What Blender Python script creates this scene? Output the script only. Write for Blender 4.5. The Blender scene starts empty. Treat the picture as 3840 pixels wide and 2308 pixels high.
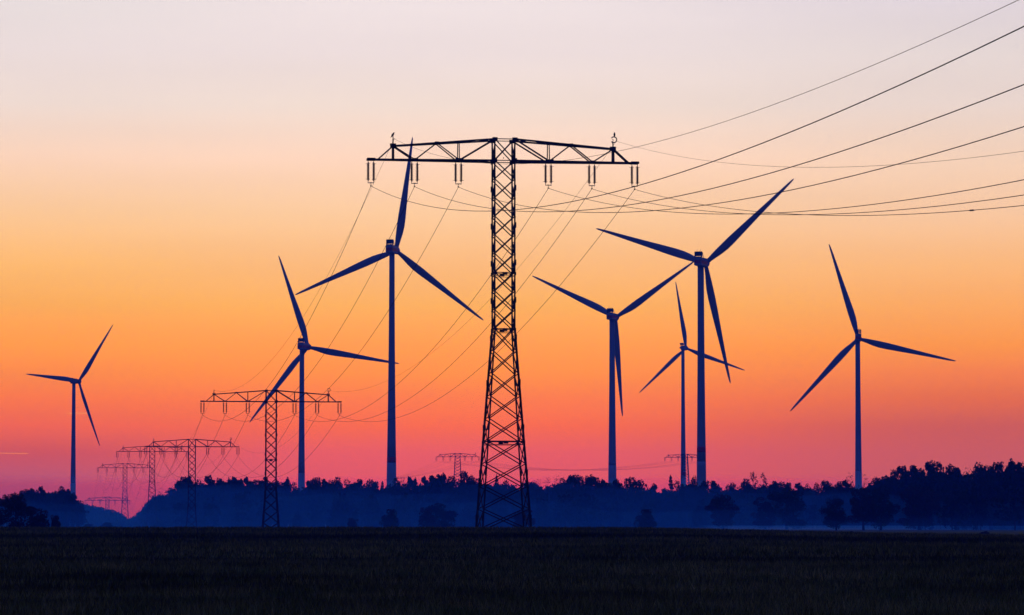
import bpy, bmesh, math, random
import numpy as np
from mathutils import Vector, Matrix, Quaternion

# ------------------------------------------------------------------ scene, camera
scene = bpy.context.scene
COL = scene.collection
R = math.radians
F = 13090.0            # focal length in photograph pixels (3840 wide)
YH = 1960.0            # row of the true horizon
TILT = math.atan((YH - 1154.0) / F)
ZC = 1.8               # eye height
CT, ST = math.cos(TILT), math.sin(TILT)

cam_data = bpy.data.cameras.new("camera")
cam_data.sensor_width = 36.0
cam_data.lens = 36.0 * F / 3840.0
cam_data.clip_start = 0.5
cam_data.clip_end = 60000.0
cam = bpy.data.objects.new("camera", cam_data)
COL.objects.link(cam)
cam.location = (0, 0, ZC)
cam.rotation_euler = (R(90) + TILT, 0, 0)
scene.camera = cam


def at(x, y, depth):
    """A point seen at photograph pixel (x, y), `depth` metres away along +Y."""
    u = (x - 1920.0) / F
    v = (1154.0 - y) / F
    r = Vector((u, CT - v * ST, ST + v * CT))
    return r * (depth / r.y) + Vector((0, 0, ZC))


def px(p):
    d = p[1] * CT + (p[2] - ZC) * ST
    v = (-p[1] * ST + (p[2] - ZC) * CT) / d
    return 1920 + F * p[0] / d, 1154 - F * v


# ------------------------------------------------------------------ world: dawn sky
def lin(c):
    return tuple((x / 255.0 / 12.92) if x / 255.0 <= 0.04045 else ((x / 255.0 + 0.055) / 1.055) ** 2.4 for x in c)


# sky radiance (linear) by photograph row, for the left, middle and right of the view
SKY_ROWS = [0, 200, 400, 600, 800, 1000, 1150, 1300, 1400, 1500, 1600, 1700, 1800, 1960]
#SKYTABLE_BEGIN
SKY_L = [(0.8207, 0.791, 0.9365), (0.8527, 0.7929, 0.9437), (0.8699, 0.7791, 0.869), (1.0013, 0.7523, 0.6995), (0.9917, 0.6687, 0.4244), (1.0523, 0.6007, 0.1735), (0.9855, 0.4821, 0.06), (1.135, 0.3963, 0.002), (1.0079, 0.3026, 0.002), (0.9708, 0.2147, 0.0105), (0.8838, 0.1521, 0.0446), (0.6119, 0.1014, 0.0943), (0.4791, 0.105, 0.2079), (0.3643, 0.0894, 0.2196)]
SKY_M = [(0.8821, 0.8283, 0.9925), (0.869, 0.8026, 0.9594), (0.9164, 0.8136, 0.887), (1.0433, 0.7854, 0.7402), (1.0037, 0.6964, 0.478), (1.0123, 0.5865, 0.2432), (1.0238, 0.523, 0.0857), (1.0987, 0.3963, 0.024), (1.0726, 0.3421, 0.002), (1.0235, 0.2386, 0.0196), (0.9618, 0.1695, 0.0261), (0.8162, 0.1261, 0.1256), (0.7663, 0.1123, 0.1388), (0.6965, 0.103, 0.1495)]
SKY_R = [(0.7569, 0.7209, 0.9221), (0.796, 0.7464, 0.8766), (0.8283, 0.7412, 0.8321), (0.9291, 0.7268, 0.6809), (0.9566, 0.6659, 0.5096), (1.0093, 0.577, 0.2434), (1.0039, 0.4726, 0.1001), (1.019, 0.3696, 0.0055), (0.934, 0.2567, 0.0182), (0.7965, 0.1761, 0.0175), (0.6127, 0.123, 0.0706), (0.5862, 0.1197, 0.1128), (0.5602, 0.1144, 0.1224), (0.5289, 0.1094, 0.1273)]
#SKYTABLE_END
ZENITH = (0.028, 0.066, 0.46)       # blue hour overhead
WEST_LOW = (0.014, 0.014, 0.10)     # the dark side of the dome, away from the dawn

world = bpy.data.worlds.new("World")
scene.world = world
world.use_nodes = True
wt = world.node_tree
wt.nodes.clear()


def wnode(kind, **kw):
    n = wt.nodes.new(kind)
    for k, v in kw.items():
        setattr(n, k, v)
    return n


def wmath(op, a, b=None, clamp=False):
    n = wnode('ShaderNodeMath', operation=op, use_clamp=clamp)
    for i, v in enumerate((a, b)):
        if v is None:
            continue
        if isinstance(v, (int, float)):
            n.inputs[i].default_value = v
        else:
            wt.links.new(v, n.inputs[i])
    return n.outputs[0]


def wsmooth(v, a, b):
    n = wnode('ShaderNodeMapRange', interpolation_type='SMOOTHSTEP')
    wt.links.new(v, n.inputs[0])
    n.inputs[1].default_value = a
    n.inputs[2].default_value = b
    return n.outputs[0]


def wmix(f, a, b):
    n = wnode('ShaderNodeMix', data_type='RGBA')
    wt.links.new(f, n.inputs[0])
    for sock, v in ((n.inputs[6], a), (n.inputs[7], b)):
        if isinstance(v, tuple):
            sock.default_value = (*v, 1)
        else:
            wt.links.new(v, sock)
    return n.outputs[2]


tc = wnode('ShaderNodeTexCoord')
sep = wnode('ShaderNodeSeparateXYZ')
wt.links.new(tc.outputs['Generated'], sep.inputs[0])
dx, dy, dz = sep.outputs
elev = wmath('MULTIPLY', wmath('ARCSINE', dz), 180 / math.pi)      # degrees
azim = wmath('MULTIPLY', wmath('ARCTAN2', dx, dy), 180 / math.pi)  # degrees, 0 = view axis
EL_MAX = 10.0
elev_n = wmath('DIVIDE', elev, EL_MAX, clamp=True)


def row_elev(row):
    v = (1154.0 - row) / F
    return math.degrees(math.atan2(ST + v * CT, CT - v * ST))


def ramp(cols):
    n = wnode('ShaderNodeValToRGB')
    cr = n.color_ramp
    cr.interpolation = 'LINEAR'
    pts = sorted((max(0.0, min(1.0, row_elev(r) / EL_MAX)), c) for r, c in zip(SKY_ROWS, cols))
    cr.elements[0].position = pts[0][0]
    cr.elements[0].color = (*pts[0][1], 1)
    cr.elements[1].position = pts[-1][0]
    cr.elements[1].color = (*pts[-1][1], 1)
    for p, c in pts[1:-1]:
        e = cr.elements.new(p)
        e.color = (*c, 1)
    wt.links.new(elev_n, n.inputs[0])
    return n.outputs[0]


# slow streaks of thin cloud bend the colour bands a little
mapn = wnode('ShaderNodeMapping')
wt.links.new(tc.outputs['Generated'], mapn.inputs[0])
mapn.inputs['Scale'].default_value = (5, 5, 55)
mapn.inputs['Rotation'].default_value = (0, R(-1.2), 0)
noise = wnode('ShaderNodeTexNoise')
noise.inputs['Scale'].default_value = 1.6
noise.inputs['Detail'].default_value = 4.0
wt.links.new(mapn.outputs[0], noise.inputs['Vector'])

rl, rm, rr = ramp(SKY_L), ramp(SKY_M), ramp(SKY_R)
dawn = wmix(wsmooth(azim, -8.4, -2.6), rl, rm)
dawn = wmix(wsmooth(azim, 0.2, 8.0), dawn, rr)
band = wnode('ShaderNodeMapRange')
wt.links.new(noise.outputs[0], band.inputs[0])
band.inputs[1].default_value, band.inputs[2].default_value = 0.3, 0.7
band.inputs[3].default_value, band.inputs[4].default_value = 0.98, 1.02
hsv = wnode('ShaderNodeHueSaturation')
wt.links.new(band.outputs[0], hsv.inputs['Value'])
wt.links.new(dawn, hsv.inputs['Color'])
dawn = hsv.outputs[0]


# two short vapour trails low in the left of the sky, already in the sun
def trail(col, az0, az1, el, slope, half, strength, soft):
    e = wmath('SUBTRACT', elev, wmath('ADD', wmath('MULTIPLY', azim, slope), el - slope * az0))
    line = wmath('SUBTRACT', 1.0, wsmooth(wmath('ABSOLUTE', e), half * 0.3, half))
    ends = wmath('MULTIPLY', wsmooth(azim, az0 - soft, az0 + soft * 0.3), wmath('SUBTRACT', 1.0, wsmooth(azim, az1 - soft * 0.2, az1)))
    f = wmath('MULTIPLY', wmath('MULTIPLY', line, ends), strength)
    return wmix(f, col, (1.0, 0.36, 0.075))


def az_of(x):
    return math.degrees(math.atan2((x - 1920) / F, 1.0))


dawn = trail(dawn, az_of(262), az_of(334), row_elev(1554), 0.012, 0.014, 0.75, 0.16)
dawn = trail(dawn, az_of(0), az_of(112), row_elev(1703), -0.01, 0.012, 0.5, 0.2)

# above and behind the dawn the dome falls to the blue hour
nish = wnode('ShaderNodeTexSky', sky_type='NISHITA')
nish.sun_disc = False
nish.sun_elevation = R(0.0)
nish.sun_rotation = R(-3.0)
nish.air_density = 1.4
nish.dust_density = 1.0
nish.ozone_density = 3.0
dome = wmix(wsmooth(elev, 2.0, 55.0), WEST_LOW, ZENITH)
addn = wnode('ShaderNodeMix', data_type='RGBA', blend_type='ADD')
addn.inputs[0].default_value = 0.02
wt.links.new(dome, addn.inputs[6])
wt.links.new(nish.outputs[0], addn.inputs[7])
dome = addn.outputs[2]
up = wmath('SUBTRACT', 1.0, wsmooth(elev, 8.8, 20.0))
side = wmath('SUBTRACT', 1.0, wsmooth(wmath('ABSOLUTE', azim), 10.0, 55.0))
skycol = wmix(wmath('MULTIPLY', up, side), dome, dawn)
bg = wnode('ShaderNodeBackground')
wt.links.new(skycol, bg.inputs[0])
bg.inputs[1].default_value = 1.0
wout = wnode('ShaderNodeOutputWorld')
wt.links.new(bg.outputs[0], wout.inputs[0])
world.cycles.sampling_method = 'MANUAL'
world.cycles.sample_map_resolution = 1024

# the sun is still under the horizon: only a trace of it reaches the place
sun_data = bpy.data.lights.new("sun", 'SUN')
sun_data.energy = 0.01
sun_data.color = (1.0, 0.45, 0.25)
sun_data.angle = R(8)
sun = bpy.data.objects.new("sun", sun_data)
COL.objects.link(sun)
sun.rotation_euler = (R(-89.0), 0, R(3.0))

vs = scene.view_settings
vs.view_transform = 'Standard'
vs.look = 'None'
vs.exposure = 0.0
vs.gamma = 1.0
cy = scene.cycles
cy.use_denoising = True
cy.max_bounces = 4
cy.diffuse_bounces = 2
cy.glossy_bounces = 2
cy.transparent_max_bounces = 4
cy.volume_bounces = 1
cy.sample_clamp_indirect = 2.0


# ------------------------------------------------------------------ helpers
def link(o, parent=None):
    COL.objects.link(o)
    if parent is not None:
        o.parent = parent
    return o


def tag(o, label=None, cat=None, group=None, kind=None):
    if label:
        o['label'] = label
    if cat:
        o['category'] = cat
    if group:
        o['group'] = group
    if kind:
        o['kind'] = kind
    return o


def empty(name, loc, rz=0.0):
    o = bpy.data.objects.new(name, None)
    o.location = loc
    o.rotation_euler = (0, 0, rz)
    return link(o)


def mesh_from(name, verts, faces, mat=None, smooth=False):
    me = bpy.data.meshes.new(name)
    me.from_pydata([tuple(v) for v in verts], [], [tuple(f) for f in faces])
    if smooth:
        me.polygons.foreach_set('use_smooth', [True] * len(me.polygons))
    if mat:
        me.materials.append(mat)
    me.update()
    return me


def tri_mesh(name, V, T, mat):
    """Fast mesh from numpy vertices (N,3) and triangles (M,3)."""
    me = bpy.data.meshes.new(name)
    me.vertices.add(len(V))
    me.vertices.foreach_set('co', np.asarray(V, np.float32).ravel())
    me.loops.add(len(T) * 3)
    me.loops.foreach_set('vertex_index', np.asarray(T, np.int32).ravel())
    me.polygons.add(len(T))
    me.polygons.foreach_set('loop_start', np.arange(0, len(T) * 3, 3, dtype=np.int32))
    me.materials.append(mat)
    me.update(calc_edges=True)
    return me


def obj(name, me, parent=None):
    return link(bpy.data.objects.new(name, me), parent)


class MB:
    """Collects simple solids into one mesh."""

    def __init__(self):
        self.v, self.f = [], []

    def add(self, verts, faces):
        n = len(self.v)
        self.v += [tuple(p) for p in verts]
        self.f += [tuple(i + n for i in f) for f in faces]
        return self

    def box(self, c, s):
        x, y, z = c
        a, b, h = s[0] / 2, s[1] / 2, s[2] / 2
        vs_ = [(x + i * a, y + j * b, z + k * h) for k in (-1, 1) for (i, j) in ((-1, -1), (1, -1), (1, 1), (-1, 1))]
        return self.add(vs_, [(3, 2, 1, 0), (4, 5, 6, 7), (0, 1, 5, 4), (1, 2, 6, 5), (2, 3, 7, 6), (3, 0, 4, 7)])

    def tube(self, pts, rad, n=6, cap=True):
        pts = [Vector(p) for p in pts]
        if not isinstance(rad, (list, tuple)):
            rad = [rad] * len(pts)
        rings = []
        ref = None
        for i, p in enumerate(pts):
            d = (pts[min(i + 1, len(pts) - 1)] - pts[max(i - 1, 0)]).normalized()
            if ref is None:
                ref = d.orthogonal().normalized()
            ref = (ref - d * ref.dot(d)).normalized()
            b = d.cross(ref)
            rings.append([p + (ref * math.cos(2 * math.pi * k / n) + b * math.sin(2 * math.pi * k / n)) * rad[i] for k in range(n)])
        vs_ = [q for r in rings for q in r]
        fs = []
        for i in range(len(pts) - 1):
            for k in range(n):
                fs.append((i * n + k, i * n + (k + 1) % n, (i + 1) * n + (k + 1) % n, (i + 1) * n + k))
        if cap:
            fs.append(tuple(reversed(range(n))))
            fs.append(tuple((len(pts) - 1) * n + k for k in range(n)))
        return self.add(vs_, fs)

    def lathe(self, prof, n=24, origin=(0, 0, 0)):
        ox, oy, oz = origin
        vs_, fs = [], []
        for (r, z) in prof:
            for k in range(n):
                a = 2 * math.pi * k / n
                vs_.append((ox + r * math.cos(a), oy + r * math.sin(a), oz + z))
        for i in range(len(prof) - 1):
            for k in range(n):
                fs.append((i * n + k, i * n + (k + 1) % n, (i + 1) * n + (k + 1) % n, (i + 1) * n + k))
        fs.append(tuple(reversed(range(n))))
        fs.append(tuple((len(prof) - 1) * n + k for k in range(n)))
        return self.add(vs_, fs)

    def mesh(self, name, mat, smooth=False):
        return mesh_from(name, self.v, self.f, mat, smooth)

    def build(self, name, mat, parent=None, smooth=False):
        return obj(name, self.mesh(name, mat, smooth), parent)


# ------------------------------------------------------------------ materials
def material(name, col, rough=0.7, metal=0.0, vary=0.0, vscale=3.0, col2=None, spec=0.4, bump=0.0):
    m = bpy.data.materials.new(name)
    m.use_nodes = True
    nt = m.node_tree
    b = nt.nodes['Principled BSDF']
    b.inputs['Roughness'].default_value = rough
    b.inputs['Metallic'].default_value = metal
    b.inputs['Specular IOR Level'].default_value = spec
    tcn = nt.nodes.new('ShaderNodeTexCoord')
    nz = nt.nodes.new('ShaderNodeTexNoise')
    nz.inputs['Scale'].default_value = vscale
    nz.inputs['Detail'].default_value = 5.0
    nt.links.new(tcn.outputs['Object'], nz.inputs['Vector'])
    cr = nt.nodes.new('ShaderNodeValToRGB')
    cr.color_ramp.elements[0].position = 0.32
    cr.color_ramp.elements[1].position = 0.68
    c2 = col2 or tuple(c * (1 - vary) for c in col)
    cr.color_ramp.elements[0].color = (*c2, 1)
    cr.color_ramp.elements[1].color = (*col, 1)
    nt.links.new(nz.outputs[0], cr.inputs[0])
    nt.links.new(cr.outputs[0], b.inputs['Base Color'])
    if bump:
        bn = nt.nodes.new('ShaderNodeBump')
        bn.inputs['Strength'].default_value = bump
        nt.links.new(nz.outputs[0], bn.inputs['Height'])
        nt.links.new(bn.outputs[0], b.inputs['Normal'])
    return m


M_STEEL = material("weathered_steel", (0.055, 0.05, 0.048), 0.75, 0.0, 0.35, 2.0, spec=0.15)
M_CABLE = material("cable", (0.05, 0.045, 0.045), 0.8, 0.0, 0.2, 1.0, spec=0.1)
M_INSUL = material("brown_glazed_porcelain", (0.30, 0.060, 0.035), 0.4, 0.0, 0.2, 4.0)
M_FITTING = material("galvanised_fitting", (0.14, 0.13, 0.13), 0.6, 0.0, 0.3, 6.0, spec=0.2)
M_TOWER = material("tower_paint", (0.39, 0.39, 0.40), 0.55, 0.0, 0.10, 0.12, spec=0.25)
M_CONCRETE_MISTED = material("tower_concrete_misted", (0.425, 0.43, 0.44), 0.8, 0.0, 0.14, 0.15, spec=0.1)  # lower tower toned lighter: brightening by mist is put into its colour
M_BLADE = material("blade_gelcoat", (0.33, 0.33, 0.335), 0.5, 0.0, 0.08, 0.2, spec=0.25)
M_RED = material("signal_red_paint", (0.64, 0.035, 0.04), 0.55, 0.0, 0.15, 0.4, spec=0.25)
M_COOLER = material("cooler_dark_metal", (0.05, 0.05, 0.055), 0.6, 0.0, 0.3, 2.0)
M_BARK = material("bark", (0.07, 0.05, 0.04), 0.95, 0.0, 0.5, 3.0, spec=0.05)
M_PINE = material("pine_needles", (0.030, 0.045, 0.022), 0.9, 0.0, 0.0, 0.35, col2=(0.017, 0.028, 0.015), spec=0.05)
M_LEAF = material("broad_leaves", (0.045, 0.055, 0.022), 0.9, 0.0, 0.0, 0.3, col2=(0.025, 0.032, 0.014), spec=0.05)
M_AUTUMN = material("browning_leaves", (0.075, 0.042, 0.020), 0.9, 0.0, 0.0, 0.3, col2=(0.040, 0.026, 0.014), spec=0.05)
M_CROP = material("crop_blades", (0.36, 0.215, 0.022), 0.9, 0.0, 0.0, 0.9, col2=(0.085, 0.10, 0.014), spec=0.04)


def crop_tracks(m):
    """Darkens the blade colour: soil and shade painted along tractor tracks, plus broad patches."""
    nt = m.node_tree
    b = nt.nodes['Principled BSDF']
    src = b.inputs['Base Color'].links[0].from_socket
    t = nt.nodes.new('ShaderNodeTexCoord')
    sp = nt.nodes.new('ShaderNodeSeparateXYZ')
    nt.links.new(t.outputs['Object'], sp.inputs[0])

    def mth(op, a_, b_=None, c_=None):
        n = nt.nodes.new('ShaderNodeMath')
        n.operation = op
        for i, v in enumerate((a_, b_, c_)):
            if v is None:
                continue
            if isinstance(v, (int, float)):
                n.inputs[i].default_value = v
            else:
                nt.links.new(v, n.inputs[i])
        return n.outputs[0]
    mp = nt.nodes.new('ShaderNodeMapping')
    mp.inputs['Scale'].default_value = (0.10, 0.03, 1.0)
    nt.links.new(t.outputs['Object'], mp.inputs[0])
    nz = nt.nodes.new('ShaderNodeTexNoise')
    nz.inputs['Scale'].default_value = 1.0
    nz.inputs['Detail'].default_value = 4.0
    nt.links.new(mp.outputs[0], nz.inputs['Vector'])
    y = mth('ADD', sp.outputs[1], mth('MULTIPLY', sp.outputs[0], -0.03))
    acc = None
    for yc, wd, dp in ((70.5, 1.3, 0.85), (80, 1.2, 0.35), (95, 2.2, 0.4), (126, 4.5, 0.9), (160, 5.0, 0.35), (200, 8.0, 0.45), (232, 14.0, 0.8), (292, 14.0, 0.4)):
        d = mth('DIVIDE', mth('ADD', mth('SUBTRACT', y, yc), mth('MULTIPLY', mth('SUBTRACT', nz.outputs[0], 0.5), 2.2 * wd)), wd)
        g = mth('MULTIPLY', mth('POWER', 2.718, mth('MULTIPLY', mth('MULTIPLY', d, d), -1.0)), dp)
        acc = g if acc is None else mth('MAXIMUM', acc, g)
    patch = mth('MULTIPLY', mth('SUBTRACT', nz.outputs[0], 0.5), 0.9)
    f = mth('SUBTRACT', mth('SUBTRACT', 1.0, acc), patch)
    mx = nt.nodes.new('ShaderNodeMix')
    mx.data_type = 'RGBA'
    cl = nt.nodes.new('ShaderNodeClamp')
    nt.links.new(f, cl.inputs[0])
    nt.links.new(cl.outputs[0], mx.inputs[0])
    mx.inputs[6].default_value = (0.020, 0.024, 0.006, 1)  # dark track tone, painted in for bare soil and its shade
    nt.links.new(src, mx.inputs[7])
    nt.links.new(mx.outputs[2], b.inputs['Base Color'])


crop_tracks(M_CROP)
_nt = M_CROP.node_tree
_b = _nt.nodes['Principled BSDF']
_src = _b.inputs['Base Color'].links[0].from_socket
_geo = _nt.nodes.new('ShaderNodeNewGeometry')
_mr = _nt.nodes.new('ShaderNodeMapRange')
_nt.links.new(_geo.outputs['Random Per Island'], _mr.inputs[0])
_mr.inputs[3].default_value, _mr.inputs[4].default_value = 0.35, 1.75
_tc = _nt.nodes.new('ShaderNodeTexCoord')
_mp = _nt.nodes.new('ShaderNodeMapping')
_mp.inputs['Scale'].default_value = (0.07, 0.22, 0.0)
_nt.links.new(_tc.outputs['Object'], _mp.inputs[0])
_nz = _nt.nodes.new('ShaderNodeTexNoise')
_nz.inputs['Detail'].default_value = 6.0
_nz.inputs['Scale'].default_value = 1.0
_nt.links.new(_mp.outputs[0], _nz.inputs['Vector'])
_mr2 = _nt.nodes.new('ShaderNodeMapRange')
_nt.links.new(_nz.outputs[0], _mr2.inputs[0])
_mr2.inputs[1].default_value, _mr2.inputs[2].default_value = 0.3, 0.7
_mr2.inputs[3].default_value, _mr2.inputs[4].default_value = 0.35, 1.75
_ml = _nt.nodes.new('ShaderNodeMath')
_ml.operation = 'MULTIPLY'
_nt.links.new(_mr.outputs[0], _ml.inputs[0])
_nt.links.new(_mr2.outputs[0], _ml.inputs[1])
_hs = _nt.nodes.new('ShaderNodeHueSaturation')
_hs.inputs['Saturation'].default_value = 0.9
_nt.links.new(_ml.outputs[0], _hs.inputs['Value'])
_nt.links.new(_src, _hs.inputs['Color'])
_nt.links.new(_hs.outputs[0], _b.inputs['Base Color'])
M_SOIL = material("earth", (0.05, 0.038, 0.028), 0.95, 0.0, 0.5, 1.2, spec=0.03)
M_FEATHER = material("dark_plumage", (0.03, 0.026, 0.024), 0.8, 0.0, 0.4, 20.0, spec=0.1)


def ground_material():
    m = bpy.data.materials.new("field_and_meadow")
    m.use_nodes = True
    nt = m.node_tree
    b = nt.nodes['Principled BSDF']
    b.inputs['Roughness'].default_value = 0.95
    b.inputs['Specular IOR Level'].default_value = 0.03
    g = nt.nodes.new('ShaderNodeTexCoord')
    n1 = nt.nodes.new('ShaderNodeTexNoise')
    n1.inputs['Scale'].default_value = 2.2
    n1.inputs['Detail'].default_value = 8
    n2 = nt.nodes.new('ShaderNodeTexNoise')
    n2.inputs['Scale'].default_value = 0.05
    n2.inputs['Detail'].default_value = 4
    for n in (n1, n2):
        nt.links.new(g.outputs['Object'], n.inputs['Vector'])
    field = nt.nodes.new('ShaderNodeValToRGB')
    field.color_ramp.elements[0].position = 0.35
    field.color_ramp.elements[1].position = 0.7
    field.color_ramp.elements[0].color = (0.020, 0.016, 0.008, 1)
    field.color_ramp.elements[1].color = (0.050, 0.044, 0.012, 1)
    nt.links.new(n1.outputs[0], field.inputs[0])
    mead = nt.nodes.new('ShaderNodeValToRGB')
    mead.color_ramp.elements[0].position = 0.3
    mead.color_ramp.elements[1].position = 0.7
    mead.color_ramp.elements[0].color = (0.060, 0.080, 0.016, 1)
    mead.color_ramp.elements[1].color = (0.10, 0.12, 0.020, 1)
    nt.links.new(n2.outputs[0], mead.inputs[0])
    s = nt.nodes.new('ShaderNodeSeparateXYZ')
    nt.links.new(g.outputs['Object'], s.inputs[0])
    mr = nt.nodes.new('ShaderNodeMapRange')
    nt.links.new(s.outputs[1], mr.inputs[0])
    mr.inputs[1].default_value, mr.inputs[2].default_value = 348, 352
    mx = nt.nodes.new('ShaderNodeMix')
    mx.data_type = 'RGBA'
    nt.links.new(mr.outputs[0], mx.inputs[0])
    nt.links.new(field.outputs[0], mx.inputs[6])
    nt.links.new(mead.outputs[0], mx.inputs[7])
    nt.links.new(mx.outputs[2], b.inputs['Base Color'])
    bn = nt.nodes.new('ShaderNodeBump')
    bn.inputs['Strength'].default_value = 0.6
    bn.inputs['Distance'].default_value = 0.1
    nt.links.new(n1.outputs[0], bn.inputs['Height'])
    nt.links.new(bn.outputs[0], b.inputs['Normal'])
    return m


# ------------------------------------------------------------------ ground
CREST_Y = 330.0


def sstep(a, b, x):
    t = np.clip((x - a) / (b - a), 0, 1)
    return t * t * (3 - 2 * t)


def ground(x, y):
    """Height of the land (numpy arrays or floats)."""
    x = np.asarray(x, float)
    y = np.asarray(y, float)
    crest = np.interp(x, [-400, 0, 12, 24, 36, 50, 400], [1.12, 1.12, 1.10, 0.84, 0.56, 0.36, 0.0])
    rise = 0.12 + (crest - 0.12) * np.clip((y - 50) / (CREST_Y - 50), 0, 1) ** 0.95
    near = np.where(y < 50, 0.12, rise)
    und = (0.05 * np.sin(y / 19.0 + 0.02 * x) + 0.035 * np.sin(y / 7.3 + 0.05 * x + 1.0) + 0.03 * np.sin(x / 6.5 + y / 31.0))
    near = near + und * sstep(40, 70, y) * (1 - sstep(300, 330, y))
    fall = crest - (crest + 0.15) * sstep(CREST_Y + 35, CREST_Y + 190, y)
    z = np.where(y < CREST_Y, near, fall)
    dip = sstep(1350, 2000, y) * (1 - sstep(-150, -90, x))
    z = z - 9.3 * dip
    z = z + (5.0 + 9.3 * dip) * sstep(2350, 2740, y)
    z = z + 0.25 * np.sin(x / 45.0) * np.sin(y / 80.0) * sstep(900, 1200, y)
    return z


def gz(x, y):
    return float(ground(x, y))


ys = np.concatenate([np.linspace(-60, 40, 15), np.arange(44, 350, 2.0), np.arange(352, 620, 9.0), np.linspace(630, 1400, 40), np.linspace(1430, 2780, 30)])
xs = np.concatenate([np.linspace(-780, -130, 40), np.arange(-120, 121, 3.0), np.linspace(130, 780, 40)])
GX, GY = np.meshgrid(xs, ys)
GZ = ground(GX, GY)
V = np.stack([GX.ravel(), GY.ravel(), GZ.ravel()], 1)
nx = len(xs)
ii, jj = np.meshgrid(np.arange(len(ys) - 1), np.arange(nx - 1), indexing='ij')
a = (ii * nx + jj).ravel()
T = np.concatenate([np.stack([a, a + 1, a + nx + 1], 1), np.stack([a, a + nx + 1, a + nx], 1)])
g_me = tri_mesh("ground", V, T, ground_material())
g_me.polygons.foreach_set('use_smooth', [True] * len(g_me.polygons))
tag(obj("ground", g_me), "dark rolling field with a misty meadow beyond its crest", kind='structure')


# ------------------------------------------------------------------ foliage
rng = np.random.default_rng(11)


def leaf_cloud(c, r, n, size, rg, shell=0.45):
    """n small triangles spread through an ellipsoid (centre c, radii r)."""
    d = rg.normal(size=(n, 3))
    d /= np.linalg.norm(d, axis=1)[:, None]
    rad = shell + (1 - shell) * rg.random(n) ** 0.6
    P = np.asarray(c) + d * rad[:, None] * np.asarray(r)
    a = rg.normal(size=(n, 3))
    a /= np.linalg.norm(a, axis=1)[:, None]
    b = np.cross(a, rg.normal(size=(n, 3)))
    b /= np.linalg.norm(b, axis=1)[:, None]
    s = (size * (0.6 + 0.8 * rg.random(n)))[:, None]
    V = np.empty((n, 3, 3))
    V[:, 0] = P + a * s * 0.75
    V[:, 1] = P - a * s * 0.45 + b * s * 0.55
    V[:, 2] = P - a * s * 0.45 - b * s * 0.55
    return V.reshape(-1, 3)


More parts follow.
